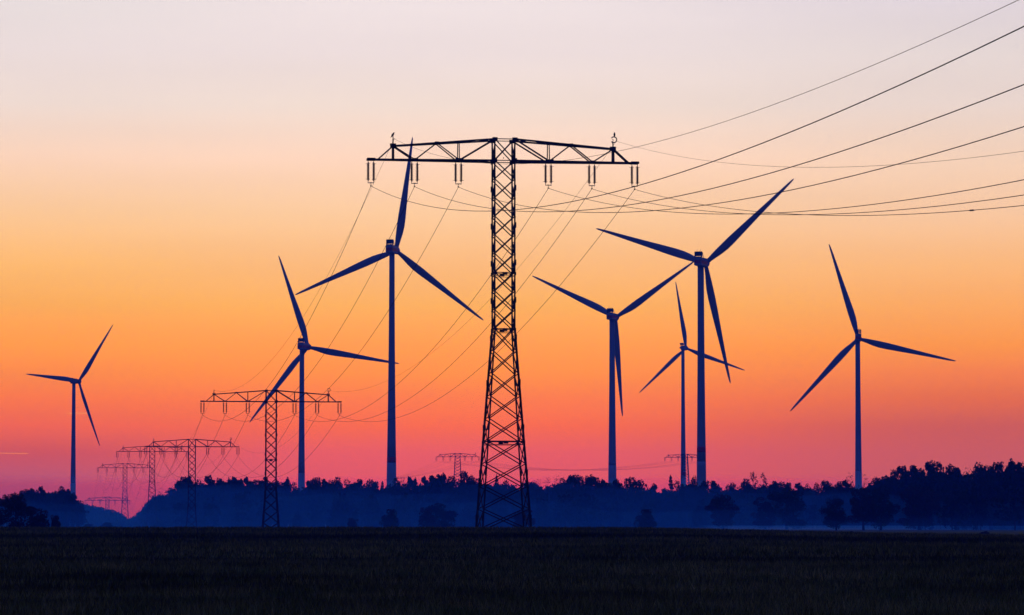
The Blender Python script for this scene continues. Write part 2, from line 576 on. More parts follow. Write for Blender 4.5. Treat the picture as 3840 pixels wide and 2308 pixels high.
def clumps(kind, rg):
    """Foliage clumps of a tree one unit tall: list of (centre, radii, leaves, leaf size)."""
    C = []
    if kind == 'pine':
        lean = rg.normal(size=2) * 0.03
        z0 = 0.30 + 0.12 * rg.random()
        k = 13
        for i in range(k):
            t = (i + 0.4 * rg.random()) / k
            z = z0 + (0.93 - z0) * t
            w = 0.20 * (1 - t) ** 0.65 + 0.035
            an = rg.random() * 6.283
            off = w * (0.35 + 0.75 * rg.random())
            C.append(((math.cos(an) * off + lean[0] * z, math.sin(an) * off + lean[1] * z, z), (w * 0.75, w * 0.75, 0.045 + 0.035 * rg.random()), 60, 0.034))
        C.append(((lean[0], lean[1], 0.90), (0.05, 0.05, 0.085), 55, 0.028))
        C.append(((lean[0], lean[1], 0.62), (0.10, 0.10, 0.28), 120, 0.04))
    elif kind == 'spruce':
        k = 14
        for i in range(k):
            t = i / (k - 1)
            z = 0.12 + 0.82 * t
            w = 0.20 * (1 - t) + 0.015
            for j in range(3):
                an = rg.random() * 6.283
                o = w * 0.55
                C.append(((math.cos(an) * o, math.sin(an) * o, z - 0.02 * rg.random()), (w * 0.7, w * 0.7, 0.024), 20, 0.03))
        C.append(((0, 0, 0.955), (0.012, 0.012, 0.045), 16, 0.018))
    elif kind == 'oak':
        k = 17
        for i in range(k):
            t = rg.random()
            z = 0.22 + 0.66 * t
            w = 0.34 * math.sqrt(max(0.05, 1 - ((z - 0.5) / 0.48) ** 2))
            an = rg.random() * 6.283
            o = w * (0.25 + 0.6 * rg.random())
            rr_ = 0.10 + 0.07 * rg.random()
            C.append(((math.cos(an) * o, math.sin(an) * o, z), (rr_, rr_, rr_ * 0.7), 62, 0.034))
        C.append(((0, 0, 0.55), (0.2, 0.2, 0.28), 160, 0.04))
        C.append(((0.05 * rg.normal(), 0, 0.90), (0.12, 0.12, 0.085), 60, 0.03))
    elif kind == 'birch':
        k = 15
        for i in range(k):
            t = (i + rg.random()) / k
            z = 0.42 + 0.53 * t
            w = 0.16 * math.sin(math.pi * min(1, 0.18 + 0.8 * t)) + 0.02
            an = rg.random() * 6.283
            o = w * (0.4 + 0.7 * rg.random())
            C.append(((math.cos(an) * o, math.sin(an) * o, z), (0.05, 0.05, 0.055), 24, 0.022))
        C.append(((0, 0, 0.96), (0.03, 0.03, 0.04), 16, 0.018))
    elif kind == 'thin':      # a bare-looking, twiggy crown
        for i in range(12):
            t = (i + rg.random()) / 12
            z = 0.30 + 0.66 * t
            w = 0.20 * math.sin(math.pi * (0.15 + 0.75 * t)) + 0.01
            an = rg.random() * 6.283
            o = w * (0.3 + 0.8 * rg.random())
            C.append(((math.cos(an) * o, math.sin(an) * o, z), (0.07, 0.07, 0.06), 16, 0.02))
    elif kind == 'broad':     # old meadow tree, crown hanging almost to the grass
        for i in range(26):
            t = rg.random()
            z = 0.12 + 0.76 * t
            w = 0.36 * math.sqrt(max(0.08, 1 - ((z - 0.46) / 0.50) ** 2)) * (0.8 + 0.4 * rg.random())
            an = rg.random() * 6.283
            o = w * (0.3 + 0.62 * rg.random())
            rr_ = 0.09 + 0.08 * rg.random()
            C.append(((math.cos(an) * o, math.sin(an) * o, z), (rr_, rr_, rr_ * 0.75), 110, 0.026))
        C.append(((0, 0, 0.50), (0.24, 0.24, 0.34), 420, 0.034))
        C.append(((0.08 * rg.normal(), 0, 0.90), (0.13, 0.13, 0.085), 110, 0.024))
    else:                      # shrub, foliage down to the ground
        k = 16
        for i in range(k):
            an = rg.random() * 6.283
            z = 0.12 + 0.68 * rg.random()
            w = 0.52 * math.sqrt(max(0.06, 1 - (z / 0.98) ** 2))
            o = w * (0.2 + 0.6 * rg.random())
            rr_ = 0.15 + 0.08 * rg.random()
            C.append(((math.cos(an) * o, math.sin(an) * o, z), (rr_, rr_, rr_ * 0.8), 60, 0.05))
        C.append(((0, 0, 0.38), (0.34, 0.34, 0.38), 200, 0.06))
        C.append(((0.1 * rg.normal(), 0.1 * rg.normal(), 0.84), (0.16, 0.16, 0.12), 50, 0.04))
    return C


def tree_parts(kind, seed, dens=1.0, size=1.0):
    rg = np.random.default_rng(seed)
    C = clumps(kind, rg)
    Vc = np.concatenate([leaf_cloud(c, r, max(4, int(n * dens)), s * size, rg) for c, r, n, s in C])
    mb = MB()
    r0 = {'pine': 0.016, 'spruce': 0.014, 'oak': 0.026, 'birch': 0.010, 'thin': 0.012, 'shrub': 0.03, 'broad': 0.026}[kind]
    bend = rg.normal(size=2) * 0.012
    top = 0.9 if kind != 'shrub' else 0.55
    trunk = [(bend[0] * math.sin(3 * t), bend[1] * math.sin(4 * t), t * top - 0.02) for t in np.linspace(0, 1, 6)]
    mb.tube(trunk, [r0 * (1.25 if i == 0 else 1 - 0.8 * i / 5) for i in range(6)], 6)
    nl = {'spruce': 0, 'thin': 10, 'birch': 9}.get(kind, 7)
    order = sorted(range(len(C)), key=lambda i: rg.random())[:nl]
    for i in order:
        c = C[i][0]
        z0 = max(0.1, c[2] - 0.10 - 0.08 * rg.random())
        z0 = min(z0, top * 0.95)
        mid = (c[0] * 0.5, c[1] * 0.5, (z0 + c[2]) / 2 - 0.01)
        mb.tube([(0, 0, z0), mid, c], [r0 * 0.42, r0 * 0.28, r0 * 0.10], 4)
    return Vc, mb


TREE_LIB = {}
for kind, n in (('pine', 7), ('spruce', 3), ('oak', 6), ('birch', 3), ('thin', 3), ('shrub', 5), ('broad', 5)):
    lst = []
    for s in range(n):
        Vc, mb = tree_parts(kind, 100 + 17 * s + len(kind), 1.0 if kind in ('birch', 'thin') else 1.6)
        for lm in ((M_PINE,) if kind in ('pine', 'spruce') else (M_LEAF, M_AUTUMN)):
            cm = tri_mesh(kind + "_crown", Vc, np.arange(len(Vc)).reshape(-1, 3), lm)
            lst.append((s, lm, cm, mb))
    trunks = {}
    out = []
    for s, lm, cm, mb in lst:
        if s not in trunks:
            trunks[s] = mb.mesh(kind + "_trunk", M_BARK, True)
        out.append((lm, cm, trunks[s]))
    TREE_LIB[kind] = out

TNAME = {'pine': 'pine_tree', 'spruce': 'spruce_tree', 'oak': 'oak_tree', 'birch': 'birch_tree', 'thin': 'sparse_tree', 'shrub': 'shrub', 'broad': 'broadleaf_tree'}
KIND_HALF = {'pine': 0.22, 'spruce': 0.19, 'oak': 0.38, 'birch': 0.19, 'thin': 0.22, 'shrub': 0.60, 'broad': 0.42}


def tree(kind, x, ytop, depth, wpx, label, group, pick=0, mat=None, base=None, cat='tree', natural=0.0):
    """A tree whose top is seen at (x, ytop), wpx photograph pixels wide, standing on the land at `depth`."""
    p = at(x, ytop, depth)
    z0 = gz(p.x, depth) if base is None else base
    h = p.z - z0
    lib = [t for t in TREE_LIB[kind] if mat is None or t[0] is mat]
    lm, cm, tm = lib[pick % len(lib)]
    root = empty(TNAME[kind], (p.x, depth, z0), rz=(pick * 2.399) % 6.283)
    w = wpx / F * depth / (2 * KIND_HALF[kind])
    if natural:
        w = max(w, h * natural)
    root.scale = (w, w, h / 0.99)
    obj('crown', cm, root)
    obj('trunk', tm, root)
    tag(root, label, cat, group)
    return root


FD_X = [530, 600, 1000, 1500, 2000, 2600, 3000, 3300, 3500, 3840, 4200]
FD_D = [1640, 1450, 1420, 1350, 1320, 1300, 1250, 1150, 1050, 950, 900]


def fdepth(x):
    return float(np.interp(x, FD_X, FD_D))


# the wood as one mass: many trees behind the ones that stand out
def wood(name, label, specs, seed):
    rg = np.random.default_rng(seed)
    protos = []
    for k, n in (('pine', 5), ('oak', 5), ('shrub', 3)):
        for s in range(n):
            Vc, mb = tree_parts(k, 900 + 31 * s + len(k), 0.42, 1.5)
            protos.append((k, Vc, mb))
    leafs, bark_v, bark_f = [], [], 0
    bmb = MB()
    for (x, ytop, depth, kindmix) in specs:
        p = at(x, ytop, depth)
        z0 = gz(p.x, depth)
        h = max(3.0, p.z - z0)
        cands = [q for q in protos if q[0] in kindmix]
        k, Vc, mb = cands[int(rg.integers(len(cands)))]
        w = h * (0.85 + 0.5 * rg.random()) * (0.6 if k == 'shrub' else 1.0)
        an = rg.random() * 6.283
        ca, sa = math.cos(an), math.sin(an)
        Q = Vc * np.array([w, w, h])
        Q = np.stack([Q[:, 0] * ca - Q[:, 1] * sa + p.x, Q[:, 0] * sa + Q[:, 1] * ca + depth, Q[:, 2] + z0], 1)
        leafs.append(Q)
        bmb.tube([(p.x, depth, z0 - 0.3), (p.x, depth, z0 + h * 0.8)], [0.018 * h, 0.006 * h], 5)
    Vall = np.concatenate(leafs)
    root = empty(name, (0, 0, 0))
    c = obj('foliage', tri_mesh(name + "_foliage", Vall, np.arange(len(Vall)).reshape(-1, 3), M_PINE), root)
    t = bmb.build('tree_trunks', M_BARK, root)
    tag(c, kind='stuff')
    tag(t, kind='stuff')
    tag(root, label, 'wood', kind='stuff')
    return root


WP_X = [480, 500, 530, 560, 600, 640, 680, 760, 900, 1000, 1110, 1250, 1400, 1520, 1640, 1700, 1800, 1950, 2050, 2250, 2330, 2420, 2480, 2560, 2700, 2880, 3000, 3120, 3250, 3320, 3400, 3500, 3600, 3660, 3840, 4250]
WP_Y = [1950, 1942, 1915, 1880, 1850, 1842, 1812, 1808, 1806, 1808, 1826, 1812, 1814, 1810, 1804, 1810, 1816, 1815, 1806, 1808, 1815, 1831, 1834, 1820, 1826, 1816, 1826, 1816, 1824, 1790, 1772, 1757, 1776, 1760, 1750, 1745]
specs = []
x = 600.0
while x < 4250:
    for row in range(6):
        xx = x + rng.normal() * 14
        top = float(np.interp(xx, WP_X, WP_Y)) - 4
        # gaps in the canopy let the sky glint through low in the middle
        d = fdepth(xx) + row * 13 + rng.random() * 9
        hpx = 1978 - top
        frac = [0.58, 0.82, 0.93, 0.97, 1.0, 0.98][row] * (0.80 + 0.24 * rng.random())
        mix = ('shrub', 'oak') if row == 0 else (('oak', 'pine', 'shrub') if row == 1 else ('pine', 'oak'))
        specs.append((xx, 1978 - hpx * frac, d, mix))
    # undergrowth along the edge
    for row in range(4):
        xx = x + rng.normal() * 12
        d = fdepth(xx) + 4 + row * 21
        specs.append((xx, 1978 - (28 + 40 * rng.random()), d, ('shrub',)))
    x += 27.0
for k in range(120):
    xx = 640 + 3600 * rng.random()
    top = float(np.interp(xx, WP_X, WP_Y))
    fr = 0.35 + 0.5 * rng.random()
    specs.append((xx, 1978 - (1978 - top) * fr, fdepth(xx) - 10 - 150 * rng.random() ** 1.5, ('oak', 'shrub', 'oak')))
# the edge of the wood running away beside the power line
for k in range(46):
    t = k / 45
    xx = 600 - 112 * t ** 0.8 + rng.random() * 12
    d = 1450 + 900 * t
    top = float(np.interp(xx, WP_X, WP_Y))
    specs.append((xx, top + rng.random() * 10, d, ('oak', 'pine')))
    specs.append((xx + 6, 1962 + rng.random() * 8, d - 30, ('shrub',)))
wood('forest', "long dark blue forest behind the field, its trees merging into one mass", specs, 5)

# wood on the left and the far hazy wood beyond it
HP_X = [-250, 0, 40, 90, 150, 190, 225, 250, 275, 292, 304]
HP_Y = [1870, 1862, 1858, 1838, 1830, 1838, 1830, 1838, 1850, 1872, 1888]
specs = []
x = -240.0
while x < 300:
    for row in range(4):
        xx = min(302, x + rng.normal() * 9)
        top = float(np.interp(xx, HP_X, HP_Y))
        specs.append((xx, 1980 - (1980 - top) * [0.72, 0.9, 0.97, 1.0][row] * (0.88 + 0.12 * rng.random()), 1180 + row * 22 + rng.random() * 10, ('oak', 'pine') if row else ('oak', 'shrub')))
    specs.append((min(300, x), 1950 + rng.random() * 12, 1175, ('shrub',)))
    x += 19.0
wood('forest', "dark wood at the left edge in front of the leftmost wind turbine", specs, 6)
FP_X = [280, 310, 345, 400, 440, 460, 485, 500]
FP_Y = [1886, 1889, 1892, 1907, 1922, 1936, 1947, 1954]
specs = []
x = 270.0
while x < 500:
    for row in range(3):
        xx = x + rng.normal() * 6
        top = float(np.interp(xx, FP_X, FP_Y))
        specs.append((xx, top - 4 + rng.random() * 15, 1930 + row * 40 + 60 * rng.random(), ('oak', 'pine', 'pine')))
        specs.append((xx + 5, top + 18 + rng.random() * 20, 1900 + row * 40, ('shrub', 'oak')))
    x += 10.0
wood('forest', "pale hazy wood sloping down behind the smaller pylons at the left", specs, 7)

# trees that stand out along the skyline: (x, top row, kind, width)
SKY_TREES = [
    (18, 1853, 'oak', 46), (95, 1832, 'oak', 40), (120, 1829, 'pine', 30), (152, 1821, 'pine', 34), (228, 1822, 'oak', 44), (252, 1833, 'pine', 26), (276, 1846, 'oak', 34),
    (606, 1838, 'thin', 36), (642, 1826, 'oak', 46), (664, 1806, 'pine', 30), (690, 1785, 'pine', 30), (710, 1781, 'pine', 34), (743, 1797, 'oak', 40), (783, 1779, 'pine', 34), (822, 1790, 'pine', 34), (858, 1791, 'spruce', 24), (882, 1786, 'pine', 26), (905, 1792, 'pine', 26), (930, 1787, 'pine', 28), (962, 1796, 'oak', 40),
    (994, 1787, 'pine', 44), (1040, 1800, 'oak', 40), (1077, 1789, 'pine', 34), (1102, 1806, 'oak', 32),
    (1160, 1798, 'pine', 34), (1184, 1786, 'oak', 48), (1210, 1795, 'pine', 30), (1240, 1797, 'oak', 40), (1265, 1786, 'oak', 56), (1300, 1795, 'oak', 40), (1322, 1807, 'pine', 26), (1349, 1794, 'pine', 28), (1390, 1794, 'oak', 50), (1416, 1804, 'pine', 24), (1434, 1804, 'spruce', 22),
    (1487, 1790, 'oak', 40), (1518, 1785, 'thin', 26), (1539, 1786, 'pine', 22), (1558, 1790, 'spruce', 22), (1596, 1784, 'pine', 26), (1618, 1781, 'pine', 26), (1646, 1776, 'pine', 34), (1660, 1773, 'pine', 26), (1685, 1782, 'oak', 36), (1736, 1761, 'oak', 66), (1768, 1780, 'oak', 46), (1788, 1792, 'oak', 36),
    (1862, 1779, 'spruce', 22), (1897, 1800, 'oak', 26), (1990, 1803, 'oak', 30), (2016, 1792, 'thin', 26), (2055, 1785, 'thin', 36), (2078, 1784, 'thin', 30), (2110, 1789, 'oak', 34), (2150, 1780, 'pine', 26), (2168, 1776, 'oak', 40), (2205, 1782, 'pine', 34), (2219, 1779, 'pine', 22), (2240, 1788, 'oak', 34), (2262, 1795, 'pine', 22), (2318, 1795, 'pine', 24), (2366, 1785, 'oak', 60), (2400, 1795, 'oak', 60), (2450, 1813, 'pine', 36), (2515, 1781, 'spruce', 30), (2538, 1801, 'oak', 30), (2604, 1784, 'oak', 28), (2642, 1799, 'oak', 40), (2668, 1802, 'pine', 26),
    (2745, 1807, 'oak', 46), (2798, 1792, 'oak', 40), (2824, 1769, 'birch', 28), (2862, 1773, 'birch', 38), (2904, 1801, 'pine', 30), (2932, 1803, 'oak', 34), (2962, 1808, 'pine', 24), (2994, 1808, 'pine', 30), (3028, 1813, 'oak', 26), (3062, 1810, 'oak', 30), (3098, 1799, 'oak', 40), (3150, 1801, 'oak', 40), (3176, 1797, 'pine', 26), (3200, 1772, 'thin', 22), (3236, 1780, 'thin', 26),
    (3284, 1788, 'oak', 28), (3310, 1783, 'oak', 34), (3352, 1756, 'oak', 34), (3380, 1743, 'pine', 34), (3394, 1747, 'spruce', 22), (3416, 1743, 'pine', 38), (3450, 1755, 'oak', 44), (3488, 1726, 'pine', 38), (3514, 1725, 'oak', 56), (3562, 1739, 'oak', 52), (3592, 1752, 'pine', 26), (3638, 1754, 'thin', 40), (3668, 1733, 'oak', 40), (3712, 1741, 'oak', 44), (3748, 1726, 'oak', 40), (3794, 1719, 'pine', 46), (3822, 1730, 'pine', 24), (3838, 1731, 'oak', 34),
]
SECT = [(-10, 310, "above the dark left wood"), (310, 720, "at the forest's left end"), (720, 1017, "between the third and second pylons"), (1017, 1132, "just right of the second pylon"), (1132, 1468, "between the two turbines left of centre"), (1468, 1800, "left of the largest pylon"), (1800, 1990, "seen through the legs of the largest pylon"), (1990, 2294, "just right of the largest pylon"), (2294, 2565, "left of the thin turbine tower"), (2565, 2627, "between the two close turbine towers"), (2627, 2900, "just right of the big right turbine tower"), (2900, 3214, "left of the rightmost turbine tower"), (3214, 3500, "right of the rightmost turbine tower"), (3500, 3850, "on the high forest at the right edge")]
ORD = ["first", "second", "third", "fourth", "fifth", "sixth", "seventh", "eighth", "ninth", "tenth", "eleventh", "twelfth", "thirteenth", "fourteenth", "fifteenth"]
KW = {'pine': "ragged pine", 'spruce': "pointed spruce", 'oak': "rounded treetop", 'birch': "airy birch", 'thin': "sparse twiggy tree"}
cnt = {}
for i, (x, yt, kind, w) in enumerate(SKY_TREES):
    sec = next(s for s in SECT if s[0] <= x < s[1])
    cnt[sec] = cnt.get(sec, 0) + 1
    d = (1165 if x < 310 else fdepth(x)) + (i * 7 % 5) * 4 + 8
    tree(kind, x, yt, d, w * 1.25, "%s, %s from left, %s" % (KW[kind], ORD[cnt[sec] - 1], sec[2]), "treetops on the skyline", pick=i, mat=M_PINE if kind in ('pine', 'spruce') else (M_LEAF if kind != 'thin' else None), natural={'pine': 0.85, 'spruce': 0.9, 'oak': 0.62, 'birch': 0.75, 'thin': 0.8}[kind] * (0.85 + 0.3 * ((i * 37) % 11) / 10))

# single trees and bushes standing in the misty meadow: (x, top, kind, width, depth, label)
MEADOW = [
    (60, 1848, 'broad', 172, 560, "dark bushy tree at the left frame edge, nearest of all trees", M_AUTUMN, 'tree'),
    (-30, 1868, 'broad', 138, 575, "dark tree cut off by the left frame edge", M_LEAF, 'tree'),
    (150, 1902, 'shrub', 130, 570, "dark rounded bush right of the nearest left tree", M_AUTUMN, 'bush'),
    (208, 1928, 'shrub', 60, 580, "small low bush sloping off at the end of the left bushes", M_AUTUMN, 'bush'),
    (330, 1964, 'shrub', 60, 1150, "low bush at the foot of the hazy far wood", M_LEAF, 'bush'),
    (400, 1958, 'shrub', 76, 1150, "wider low bush left of the fourth pylon's feet", M_LEAF, 'bush'),
    (1322, 1940, 'shrub', 66, 820, "small pointed bush between the two turbines left of the largest pylon", M_AUTUMN, 'bush'),
    (1468, 1905, 'shrub', 100, 820, "round dark bush under the turbine with a red tower band", M_LEAF, 'bush'),
    (1600, 1900, 'shrub', 100, 830, "left half of the broad double bush before the largest pylon", M_AUTUMN, 'bush'),
    (1682, 1912, 'shrub', 96, 840, "right half of the broad double bush before the largest pylon", M_LEAF, 'bush'),
    (1640, 1885, 'broad', 103, 850, "faint tree behind the broad double bush", M_LEAF, 'tree'),
    (1965, 1908, 'broad', 103, 830, "dim tree behind the right legs of the largest pylon", M_AUTUMN, 'tree'),
    (2424, 1906, 'shrub', 110, 800, "isolated dome-shaped bush right of centre in the mist", M_LEAF, 'bush'),
    (2712, 1852, 'broad', 150, 900, "broad dark meadow tree right of the big turbine tower", M_AUTUMN, 'tree'),
    (2870, 1862, 'broad', 115, 890, "leaning dark meadow tree, second right of the big turbine", M_AUTUMN, 'tree'),
    (2950, 1828, 'broad', 180, 880, "tall dark meadow tree with visible trunk left of the rightmost turbine", M_LEAF, 'tree'),
    (3136, 1868, 'broad', 115, 760, "slender-trunked meadow tree nearest the rightmost turbine's left side", M_LEAF, 'tree'),
    (3237, 1828, 'broad', 150, 760, "thick-trunked meadow tree directly below the rightmost turbine", M_AUTUMN, 'tree'),
    (3302, 1832, 'broad', 150, 780, "forked meadow tree just right of the rightmost turbine", M_LEAF, 'tree'),
    (3446, 1822, 'broad', 185, 800, "widest meadow tree at right, its crown blending with the forest", M_AUTUMN, 'tree'),
    (3592, 1842, 'broad', 140, 820, "dim meadow tree near the right end of the mist strip", M_LEAF, 'tree'),
    (3715, 1800, 'broad', 200, 880, "big dark meadow tree close to the right frame edge", M_LEAF, 'tree'),
]
for i, (x, yt, kind, w, d, lab, mat, cat) in enumerate(MEADOW):
    d = d + (0 if d < 600 or d > 1000 else (90 if x < 3600 else 55))
    tree(kind, x, yt, d, w, lab, "single trees and bushes in the meadow", pick=i + 3, mat=mat, cat=cat)


# low dark heaps of earth on the meadow
def mound(x, y, depth, wpx, hpx, seed, label):
    rg = random.Random(seed)
    p = at(x, y, depth)
    w = wpx / F * depth / 2
    h = hpx / F * depth
    bm = bmesh.new()
    bmesh.ops.create_icosphere(bm, subdivisions=3, radius=1.0)
    for v in bm.verts:
        n = 1 + 0.22 * math.sin(5 * v.co.x + seed) * math.cos(4 * v.co.y) + 0.1 * rg.uniform(-1, 1)
        v.co = Vector((v.co.x * w * n, v.co.y * w * 0.6 * n, max(-0.2, v.co.z) * h * n))
    me = bpy.data.meshes.new("earth_mound")
    bm.to_mesh(me)
    bm.free()
    me.materials.append(M_SOIL)
    o = obj("earth_mound", me)
    o.location = (p.x, depth, gz(p.x, depth) - 0.02)
    tag(o, label, 'mound', "earth heaps on the meadow")


for i, (x, w, h, lab) in enumerate([
        (3192, 34, 10, "humped earth heap left of the thick-trunked meadow tree"), (3212, 20, 6, "small earth heap touching the humped heap's right side"),
        (3296, 36, 6, "flat earth heap at the forked tree's foot"), (3372, 44, 5, "long flat earth heap between the forked and widest trees"),
        (3472, 16, 5, "tiny earth heap right of the widest tree's trunk"), (3494, 22, 6, "small earth heap beside the tiny one"),
        (3693, 40, 10, "rightmost and tallest earth heap on the green meadow"), (3580, 18, 4, "lone tiny earth heap in the green meadow's middle")]):
    mound(x, 1985, 590, w, h, i + 1, lab)

# ------------------------------------------------------------------ pylons
# angle-iron bar one unit long, shared by every lattice member
LP = [(-0.5, -0.5), (0.5, -0.5), (0.5, -0.22), (-0.22, -0.22), (-0.22, 0.5), (-0.5, 0.5)]
bar_v = [(x_, y_, z_) for z_ in (0, 1) for (x_, y_) in LP]
bar_f = [(i, (i + 1) % 6, 6 + (i + 1) % 6, 6 + i) for i in range(6)] + [(3, 2, 1, 0), (5, 4, 3, 0), (6, 7, 8, 9), (6, 9, 10, 11)]
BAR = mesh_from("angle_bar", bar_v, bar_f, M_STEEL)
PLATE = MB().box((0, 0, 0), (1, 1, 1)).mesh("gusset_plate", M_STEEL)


def bar_matrix(a, b, w, up=None):
    a, b = Vector(a), Vector(b)
    d = b - a
    q = d.normalized().to_track_quat('Z', 'Y')
    return Matrix.Translation(a) @ q.to_matrix().to_4x4() @ Matrix.Diagonal((w, w, d.length, 1))


def bar(name, a, b, w, parent):
    o = obj(name, BAR, parent)
    o.matrix_local = bar_matrix(a, b, w)
    return o


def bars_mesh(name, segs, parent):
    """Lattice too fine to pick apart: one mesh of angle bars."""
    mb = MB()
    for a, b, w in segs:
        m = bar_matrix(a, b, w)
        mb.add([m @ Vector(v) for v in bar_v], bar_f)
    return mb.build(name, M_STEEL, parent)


def insulator_mesh():
    prof = [(0.02, 0.0), (0.05, 0.0), (0.055, -0.10)]
    z = -0.12
    for i in range(19):
        prof += [(0.075, z), (0.15, z - 0.035), (0.15, z - 0.055), (0.075, z - 0.06)]
        z -= 0.092
    prof += [(0.055, z - 0.02), (0.05, z - 0.09), (0.02, z - 0.09)]
    return MB().lathe(prof, 10).mesh("insulator_string", M_INSUL, False), -(z - 0.09)


INS, INS_LEN = insulator_mesh()


def horn_mesh(up):
    mb = MB()
    s = 1 if up else -1
    mb.tube([(0, 0, 0), (0.05, 0, -0.02 * s), (0.30, 0, -0.02 * s)], 0.016, 5)
    mb.tube([(0, 0, 0.16 * s), (-0.10, 0, 0.10 * s), (-0.20, 0, -0.02 * s), (0, 0, -0.02 * s)], 0.014, 5)
    return mb.mesh("arcing_horn", M_FITTING)


HORN_T, HORN_B = horn_mesh(True), horn_mesh(False)
hang = MB()
DROP = 0.16
for sx in (-1, 1):
    hang.tube([(0.29 * sx, 0, 0.05), (0.29 * sx, 0, -DROP)], 0.03, 6)
zb = -DROP - INS_LEN
for sx in (-1, 1):
    hang.tube([(0.29 * sx, 0, zb + 0.02), (0.29 * sx, 0, zb - 0.18)], 0.028, 6)
hang.box((0, 0, zb - 0.20), (0.66, 0.05, 0.07)).box((0, 0, zb - 0.17), (0.34, 0.06, 0.05))
hang.tube([(0, 0, zb - 0.22), (0, 0, zb - 0.32)], 0.03, 6)
HANG = hang.mesh("insulator_set", M_FITTING)
cl = MB()
ringp = [(0.055 * math.cos(t), 0, zb - 0.38 + 0.065 * math.sin(t)) for t in np.linspace(0, 2 * math.pi, 11)]
cl.tube(ringp, 0.016, 5).box((0, 0, zb - 0.50), (0.12, 0.34, 0.10)).tube([(0, -0.28, zb - 0.53), (0, 0, zb - 0.49), (0, 0.28, zb - 0.53)], 0.045, 6)
CLAMP = cl.mesh("suspension_clamp", M_FITTING)
CLAMP_Z = zb - 0.52      # where the conductor hangs, below the lower chord

OFFS = [-13.78, -9.27, -4.70, 4.70, 9.27, 13.78]
PEAK = 11.5


